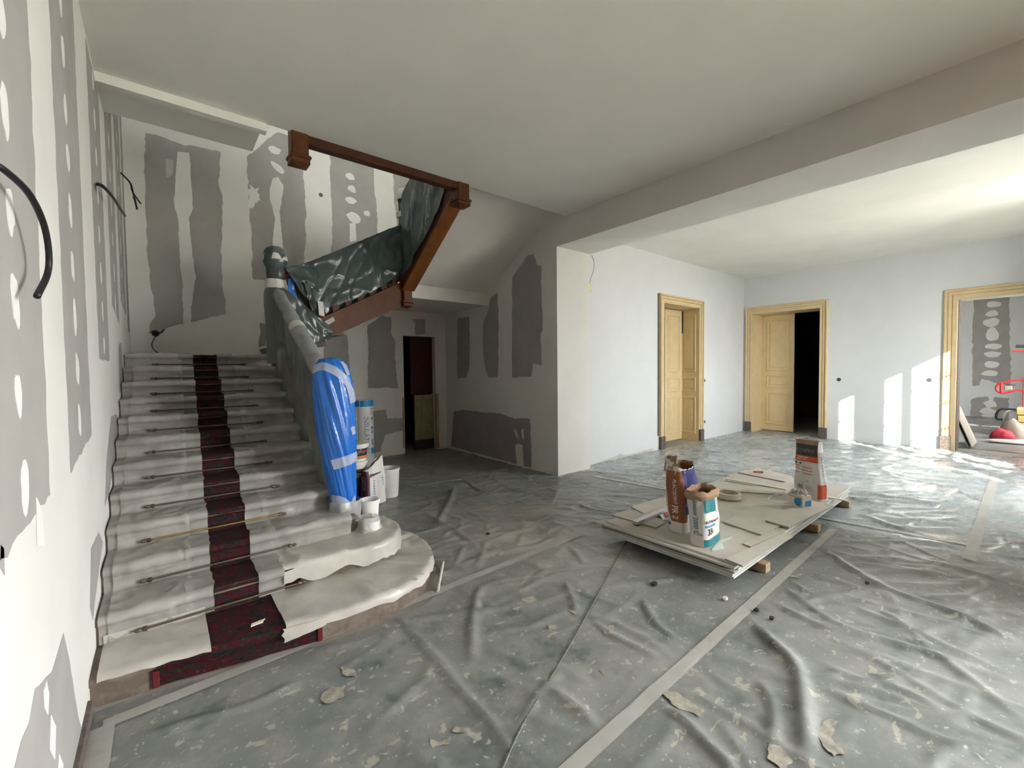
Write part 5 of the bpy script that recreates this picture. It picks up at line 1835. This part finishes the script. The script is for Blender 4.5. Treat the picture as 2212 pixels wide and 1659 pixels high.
def band_on(c, r0, r1, h, z0, z1, a0, a1, mat, parent, name, out=0.0015):
    """printed label round part of a bucket"""
    def fn(s, t):
        z = z0+(z1-z0)*t
        a = a0+(a1-a0)*s
        r = r0+(r1-r0)*z/(h-0.03)+out
        return (c[0]+r*math.cos(a), c[1]+r*math.sin(a), c[2]+z)
    return obj(name, MB().grid(fn, 20, 4), mat, parent, smooth=True)


def text_on(c, r, s, a, z, size, mat, parent, down=False, out=0.004, bold=0.01):
    """lettering round a cylinder, starting at angle a and running to the viewer's right"""
    V, F = text2d(s, bold)
    vs = []
    for p, q in V:
        p, q = p*size, q*size
        if down:
            ang, zz = a+q/r, z-p
        else:
            ang, zz = a+p/r, z+q
        vs.append((c[0]+(r+out)*math.cos(ang), c[1]+(r+out)*math.sin(ang), c[2]+zz))
    return obj('lettering', MB().add(vs, F), mat, parent)


bx, by = 1.845, 5.36
BC = (bx, by, 0.012)
va = math.atan2(-by, -bx)
k1 = thing('paint_bucket', 'bottom bucket of the stack behind the blue newel, blue and black print', 'bucket', BC)
k1p = obj('pail', bucket(MB(), BC, 0.12, 0.132, 0.34), M['char'], k1, smooth=40)
band_on(BC, 0.12, 0.132, 0.34, 0.03, 0.22, va-1.6, va+1.6, M['navy'], k1p, 'label')
obj('lid', MB().lathe((bx, by, BC[2]+0.342), [(0.0, 0), (0.142, 0), (0.142, 0.018), (0.0, 0.02)], 32), M['greytx'], k1, smooth=40)
z2 = BC[2]+0.364
k2 = thing('paint_bucket', 'low white tub in the middle of the bucket stack behind the blue newel', 'bucket', (bx, by, z2))
k2p = obj('pail', bucket(MB(), (bx, by, z2), 0.118, 0.124, 0.13), M['white'], k2, smooth=40)
band_on((bx, by, z2), 0.118, 0.124, 0.13, 0.025, 0.075, va-1.5, va+1.5, M['char'], k2p, 'label')
obj('lid', MB().lathe((bx, by, z2+0.131), [(0.0, 0), (0.138, 0), (0.138, 0.03), (0.125, 0.034), (0.0, 0.03)], 32), M['white'], k2, smooth=40)
z3 = z2+0.166
k3 = thing('paint_bucket', 'top bucket of the stack with dark label and red lettering', 'bucket', (bx, by, z3))
k3p = obj('pail', bucket(MB(), (bx, by, z3), 0.118, 0.134, 0.20), M['white'], k3, smooth=40)
band_on((bx, by, z3), 0.118, 0.134, 0.20, 0.065, 0.155, va-1.7, va+1.7, M['black'], k3p, 'label')
band_on((bx, by, z3), 0.118, 0.134, 0.20, 0.03, 0.062, va-1.7, va+1.7, pmat('print_amber', (0.55, 0.22, 0.05), 0.4), k3p, 'label_foot')
obj('lid', MB().lathe((bx, by, z3+0.20), [(0.0, 0), (0.148, 0), (0.149, -0.03), (0.153, -0.03), (0.153, 0.012), (0.0, 0.012)], 32), M['white'], k3, smooth=40)
text_on((bx, by, z3), 0.131, 'Toupret', va+0.10, 0.095, 0.034, pmat('print_red', (0.72, 0.16, 0.12), 0.4), k3p)
obj('bail', MB().tube([(bx+0.146*math.cos(va-0.9+1.4*s), by+0.146*math.sin(va-0.9+1.4*s), z3+0.17-0.10*math.sin(math.pi*s)) for s in np.linspace(0, 1, 14)], 0.003, 6), M['metal'], k3, smooth=True)

b4 = Bag('plaster_bag', 'white plaster bag with plum side and violet symbols leaning by the buckets', 1.985, 5.175, 0.013, math.radians(22), 0.32, 0.135, 0.49, M['bagw'],
         lambda t: (1.0-0.06*t, (1.05-0.15*t) if t < 0.7 else (0.95-1.9*(t-0.7))), (0.02, 0.03), 0.016, 33.0, 4.5, lambda a: 0.09*math.cos(a)+0.02*nz(a*3))
b4.body()
b4.patch('side_print', 'left', -0.95, 0.95, 0.10, 0.86, M['plum'], 0.0015)
b4.patch('swoosh', 'front', -0.70, 0.72, 0.70, 0.78, M['plum'], 0.0015, lambda t: (-0.72+max(0, t-0.70)*1.2, -0.72+(t-0.70)*18.0))
b4.text('GDX', 'left', -0.25, 0.74, 0.055, M['greytx'], True, 0.01)
for k in range(7):
    t = 0.60-0.065*k
    obj('symbol', MB().add([b4.place(*b4.face(-0.30+0.075*math.cos(a)*r_, 'front'), t+0.020*math.sin(a)*r_, 0.004) for r_ in (1.0, 0.5) for a in np.linspace(0, 2*math.pi, 13)[:-1]],
        [(i, (i+1) % 12, 12+(i+1) % 12, 12+i) for i in range(12)]), M['violet'], b4.sack)
for k in range(5):
    t = 0.66-0.055*k
    b4.patch('symbol', 'front', 0.48, 0.60, t, t+0.03, M['violet'] if k < 3 else M['sky'], 0.002, nu=4, nv=3)
for k in range(9):
    t = 0.56-0.05*k
    b4.patch('print_line', 'front', -0.02, 0.42-0.1*(k % 3), t, t+0.006, M['greytx'], 0.002, nu=4, nv=2)
b4.patch('small_print', 'front', 0.28, 0.55, 0.60, 0.68, M['spot_g'], 0.002, nu=4, nv=3)

WB = (2.26, 5.36, 0.013)
k4 = thing('paint_bucket', 'plain white bucket half hidden behind the plum and white bag', 'bucket', WB)
k4p = obj('pail', bucket(MB(), WB, 0.115, 0.135, 0.37), M['white'], k4, smooth=40)
band_on(WB, 0.115, 0.135, 0.37, 0.05, 0.30, va-0.4, va+1.7, M['bagw'], k4p, 'label')

# white tub and its crumpled wrapping on the second step
TB = (1.37, 3.66, 2*RI+0.03)
k5 = thing('small_tub', 'small open cream tub standing on the rounded second step by the newel', 'bucket', TB)
k5p = obj('pail', bucket(MB(), TB, 0.062, 0.075, 0.20), M['spot'], k5, smooth=40)
k6 = thing('tape_roll', 'white tape roll in crumpled film beside the newel foot', 'tape roll', (1.315, 3.50, 2*RI+0.03))
obj('roll', MB().lathe((1.315, 3.50, 2*RI+0.03), [(0.04, 0), (0.07, 0), (0.07, 0.07), (0.04, 0.07), (0.04, 0)], 28), M['white'], k6, smooth=40)
obj('wrapping', blob(1.305, 3.52, [(0.10, 2*RI+0.022), (0.085, 2*RI+0.06), (0.082, 2*RI+0.10), (0.075, 2*RI+0.13)], 0.3, 4.1, 26, 2.2), M['tape'], k6, smooth=True)

# insulation roll
RC = (2.665, 7.36, 0.012)
ir = thing('insulation_roll', 'tall white wrapped insulation roll with a blue band standing behind the newel', 'insulation roll', RC)
RR = 0.172
obj('roll', MB().lathe(RC, [(0.0, 0), (RR-0.01, 0), (RR, 0.012), (RR, 1.13), (RR-0.012, 1.142), (0.10, 1.145), (0.09, 1.12), (0.0, 1.12)], 40), M['bagw'], ir, smooth=40)
vr = math.atan2(-RC[1], -RC[0])


def roll_band(z0, z1, a0, a1, mat, name):
    obj(name, MB().grid(lambda s, t: (RC[0]+(RR+0.002)*math.cos(a0+(a1-a0)*s), RC[1]+(RR+0.002)*math.sin(a0+(a1-a0)*s), RC[2]+z0+(z1-z0)*t), 30, 3), mat, ir, smooth=True)


roll_band(1.03, 1.135, vr-1.7, vr-0.32, M['cyan'], 'blue_band')
roll_band(1.03, 1.135, vr-0.24, vr+1.7, M['cyan'], 'blue_band')
roll_band(0.22, 0.32, vr+0.75, vr+1.35, M['sky'], 'blue_print')
text_on(RC, RR, 'INSULATION', vr+0.10, 0.86, 0.075, pmat('print_slate', (0.20, 0.24, 0.36), 0.5), ir, True, 0.003)
for z, m_ in ((0.80, 'green'), (0.64, 'violet'), (0.57, 'sky'), (0.42, 'sky'), (0.37, 'sky')):
    roll_band(z, z+0.045, vr+0.85, vr+1.10, M[m_], 'small_print')
for z in (0.90, 0.94, 0.98):
    roll_band(z, z+0.014, vr+0.75, vr+1.25, M['greytx'], 'small_print')

# small folding step stool between the newel and the roll
sx = aty(773, 930, 6.55)[0]
sl = thing('step_stool', 'grey metal step stool seen between the blue newel and the insulation roll', 'step stool', (sx-0.2, 6.6, 0.012))
for x in (sx, sx-0.42):
    obj('leg', MB().tube([(x, 6.55, 0.014), (x, 6.62, 1.06)], 0.012, 8), M['metal'], sl, smooth=40)
    obj('leg', MB().tube([(x, 6.95, 0.014), (x, 6.70, 0.92)], 0.012, 8), M['metal'], sl, smooth=40)
for z in (0.34, 0.62, 0.90):
    obj('tread', MB().cbox((sx-0.41, 6.56, z), (sx-0.01, 6.74, z+0.03), 0.004), M['spot'], sl)
obj('back_panel', MB().box((sx-0.40, 6.70, 0.40), (sx-0.02, 6.705, 0.88)), M['greytx'], sl)

# ------------------------------------------------------------------ cables and boxes on the walls
def cable(name, pts, r, label, mat='cable', cat='cable'):
    return tag(obj(name, MB().tube(spline(pts, 8), r, 8), M[mat], base=pts[0], smooth=True), label, cat)


cable('cable', [atx(u, v, XL+d) for u, v, d in ((-30, 345, 0.005), (10, 368, 0.03), (62, 418, 0.05), (93, 480, 0.06), (105, 540, 0.06), (103, 590, 0.055), (80, 640, 0.05))], 0.0085, 'thick black cable hanging in a curve from the left wall nearest the viewer')
cable('cable', [atx(u, v, XL+d) for u, v, d in ((211, 398, 0.004), (224, 404, 0.05), (245, 428, 0.07), (262, 455, 0.07), (270, 466, 0.06))], 0.011, 'black cable sticking out of the left wall above the middle of the stairs')
tw = thing('cable_bundle', 'bundle of thin dark wires at the top of the left wall near the corner', 'cable', (XL+0.004, 7.2, aty(270, 375, 7.2)[2]))
for k, e in enumerate(((293, 438), (304, 440), (296, 452), (290, 430))):
    obj('wire', MB().tube(spline([(XL+0.004, 7.2, aty(270, 375, 7.2)[2]), aty(281, 395, 7.18), aty(287, 415, 7.15), aty(e[0], e[1], 7.12-0.03*k)], 6), 0.010, 6), M['cable'], tw, smooth=True)
sb = thing('socket_box', 'recessed socket box with loose wires low on the stair back wall', 'socket', aty(337, 720, YB-0.002))
c = aty(336, 720, YB)
obj('box', MB().lathe((c[0], YB-0.0005, c[2]), [(0.0, -0.004), (0.045, -0.004), (0.045, 0.0)], 20, 'y'), M['hole'], sb)
for k, P in enumerate(([(337, 719), (330, 716), (322, 719)], [(337, 720), (348, 716), (356, 711)], [(338, 722), (350, 718), (352, 712)], [(340, 724), (334, 730), (328, 745), (334, 757), (346, 764)])):
    obj('wire', MB().tube(spline([aty(u, v, YB-0.012-0.02*i*(k < 3)) for i, (u, v) in enumerate(P)], 6), 0.006, 6), M['cable'], sb, smooth=True)


def hole(axis, plane, u, v, r, label, sign=-1):
    p = aty(u, v, plane) if axis == 1 else atx(u, v, plane)
    t = thing('socket_hole', label, 'socket', tuple(p))
    ax = 'y' if axis == 1 else 'x'
    q = p.copy()
    obj('rim', MB().lathe(tuple(q), [(r*0.78, sign*0.003), (r, sign*0.003), (r, 0.0)], 18, ax), M['char'], t, smooth=40)
    obj('recess', MB().lathe(tuple(q), [(0.0, sign*0.0012), (r*0.8, sign*0.0012), (r*0.8, 0)], 18, ax), M['hole'], t)
    return t


hole(1, YB, 693, 421, 0.034, 'small round black hole high on the stair back wall')
hole(1, YF, 1522, 822, 0.034, 'upper round socket hole right of the cream corner door')
hole(1, YF, 1522, 911, 0.034, 'lower round socket hole right of the cream corner door')
hole(0, XF, 1812, 820, 0.040, 'round socket hole on the far wall right of the second cream door')
hole(0, XF, 2007, 821, 0.040, 'round socket hole on the sunlit wall left of the wide doorway')
pw = thing('hanging_wire', 'thin wire hanging from the beam corner with a yellow tape flag', 'cable', aty(1279, 553, YF-0.06))
obj('wire', MB().tube(spline([aty(1278, 551, YF-0.001)]+[aty(u, v, YF-0.06) for u, v in ((1283, 566), (1282, 585), (1276, 602), (1273, 616))], 6), 0.004, 6), M['steel'], pw, smooth=True)
obj('tape_flag', MB().slab([aty(u, v, YF-0.07) for u, v in ((1268, 611), (1276, 613), (1279, 632), (1275, 633), (1270, 624), (1265, 620))], (0, -0.003, 0)), M['ochre'], pw)

# ------------------------------------------------------------------ debris on the sheeting
for u, v, s, mt, lb in ((1413, 1262, 0.028, 'hole', 'black plastic cap on the sheet in front of the stack'), (1634, 1319, 0.018, 'hole', 'small dark scrap right of the tape strip'), (1667, 1337, 0.018, 'hole', 'second dark scrap right of the tape strip, nearer the viewer'),
                        (1567, 1294, 0.022, 'paper', 'pale board chip lying left of the tape strip'), (1873, 1261, 0.016, 'hole', 'small dark scrap on the sheet to the right of the stack'), (1054, 1154, 0.022, 'hole', 'dark scrap on the sheet near the rounded steps')):
    p = atz(u, v, 0.018)
    P = [(p[0]+s*math.cos(a)*(1+0.4*nz(a+u)), p[1]+s*math.sin(a)*(0.8+0.4*nz(a+v)), p[2]) for a in np.linspace(0, 2*math.pi, 9)[:-1]]
    tag(obj('scrap', MB().slab(P, (0, 0, 0.012)), M[mt], base=tuple(p)), lb, 'debris')
a, b = atz(1292, 1447, 0.022), atz(1305, 1460, 0.022)
tag(obj('wood_sliver', MB().tube([a, (a+b)/2+(0, 0, 0.004), b], [0.003, 0.006, 0.002], 6), M['batten'], base=tuple(a)), 'small brown wood sliver on the sheet in the foreground', 'debris')

# ------------------------------------------------------------------ room behind the right doorway
lb_ = ['front of the two boards leaning inside the right doorway', 'rear of the two boards leaning inside the right doorway']
for k in range(2):
    y0, y1 = 0.86+0.05*k, 1.055+0.02*k
    q = [(12.25, y0, 0.03), (13.2, y0, 0.03), (13.2, y1+0.20, 1.16-0.05*k), (12.25, y1+0.20, 1.16-0.05*k)]
    tag(obj('leaning_board', MB().slab(q, (0, 0.013, 0.004)), M['edge_d'], base=(12.7, y0, 0.03)), lb_[k], 'plasterboard')
X3 = 15.2
g = lambda u, v, d=0.0: atx(u, v, X3+d)
ht = thing('hand_truck', 'red tubular hand truck in the bright room behind the right doorway', 'hand truck', tuple(atx(2215, 900, X3)*np.array([1, 1, 0])+np.array([0, 0, 0.03])))
obj('handle_loop', MB().tube(spline([g(u, v) for u, v in ((2216, 820), (2195, 821), (2178, 824), (2160, 828), (2153, 834), (2152, 840), (2156, 846), (2166, 849), (2180, 847), (2196, 843), (2216, 843))], 5), 0.022, 8), M['red'], ht, smooth=True)
obj('cross_bar', MB().tube([g(2163, 828), g(2163, 848)], 0.028, 8), M['red'], ht, smooth=40)
obj('upright', MB().cbox(tuple(g(2210, 820)-np.array([0.03, 0.35, 1.0])), tuple(g(2210, 820)+np.array([0.03, 0.0, 0.05])), 0.01), M['red'], ht)
obj('latch', MB().cbox(tuple(g(2178, 838)-np.array([0.03, 0.06, 0.05])), tuple(g(2178, 838)+np.array([0.03, 0.06, 0.05])), 0.01), M['taupe'], ht)
obj('lever', MB().tube([g(2172, 832), g(2193, 832)], 0.012, 6), M['steel'], ht, smooth=40)
mh = thing('metal_rail', 'dark and red metal bars above the hand truck in the bright room', 'tool', tuple(g(2205, 752)))
obj('bar', MB().tube([g(2194, 748), g(2230, 748)], 0.035, 8), M['steel'], mh, smooth=40)
obj('rod', MB().tube([g(2186, 758), g(2230, 758)], 0.016, 8), M['red'], mh, smooth=40)
hb = thing('barrow_handle', 'dark curved tubular handle low in the bright room', 'barrow', tuple(atz(2190, 915)))
obj('tube', MB().tube(spline([atx(u, v, 15.0) for u, v in ((2216, 886), (2185, 884), (2165, 883), (2156, 888), (2152, 898), (2154, 905), (2166, 906))], 5), 0.025, 8), M['steel'], hb, smooth=True)
obj('inner_tube', MB().tube(spline([atx(u, v, 15.1) for u, v in ((2205, 888), (2182, 888), (2172, 893), (2168, 905), (2167, 912))], 5), 0.022, 8), M['white'], hb, smooth=True)
for k in range(4):
    p = atx(2196, 934, 14.9)
    tag(obj('insulation_slab', MB().cbox((14.75, p[1]-1.2, 0.03+0.16*k), (15.6, p[1]+0.02*(k % 2), 0.18+0.16*k), 0.02), M['yellow'], base=(15.2, p[1]-0.6, 0.03+0.16*k)), ['bottom', 'second', 'third', 'top'][k]+' yellow insulation slab of the pile in the bright room', 'insulation slab', 'yellow slabs in the bright room')


def mound(name, cxy, rx, ry, h, mat, label, cat, seed):
    def fn(s, t):
        a = 2*math.pi*s
        r = math.sin(t*math.pi/2)
        z = h*math.cos(t*math.pi/2)*(1+0.3*nz(math.cos(a)*1.5*r+seed, math.sin(a)*1.5*r))
        w = 1+0.15*nz(math.cos(a)*2+seed, math.sin(a)*2, t)
        return (cxy[0]+rx*r*w*math.cos(a), cxy[1]+ry*r*w*math.sin(a), 0.03+max(0, z))
    return tag(obj(name, MB().grid(fn, 26, 10, True), mat, base=(cxy[0], cxy[1], 0.03), smooth=True), label, cat)


p = atz(2172, 938)
mound('cloth_bag', (14.4, p[1]*14.4/p[0]-0.10), 0.20, 0.22, 0.40, M['taupe'], 'taupe cloth bag slumped on the floor of the bright room', 'bag', 1.0)
mound('cloth_bag', (14.15, p[1]*14.15/p[0]+0.04), 0.16, 0.20, 0.20, M['red_bag'], 'red cloth bag on the floor in front of the taupe one', 'bag', 5.0)
mound('dust_cloth', (13.55, 0.36), 0.16, 0.42, 0.07, M['bagw'], 'white dust cloth lying on the floor of the bright room', 'cloth', 9.0)
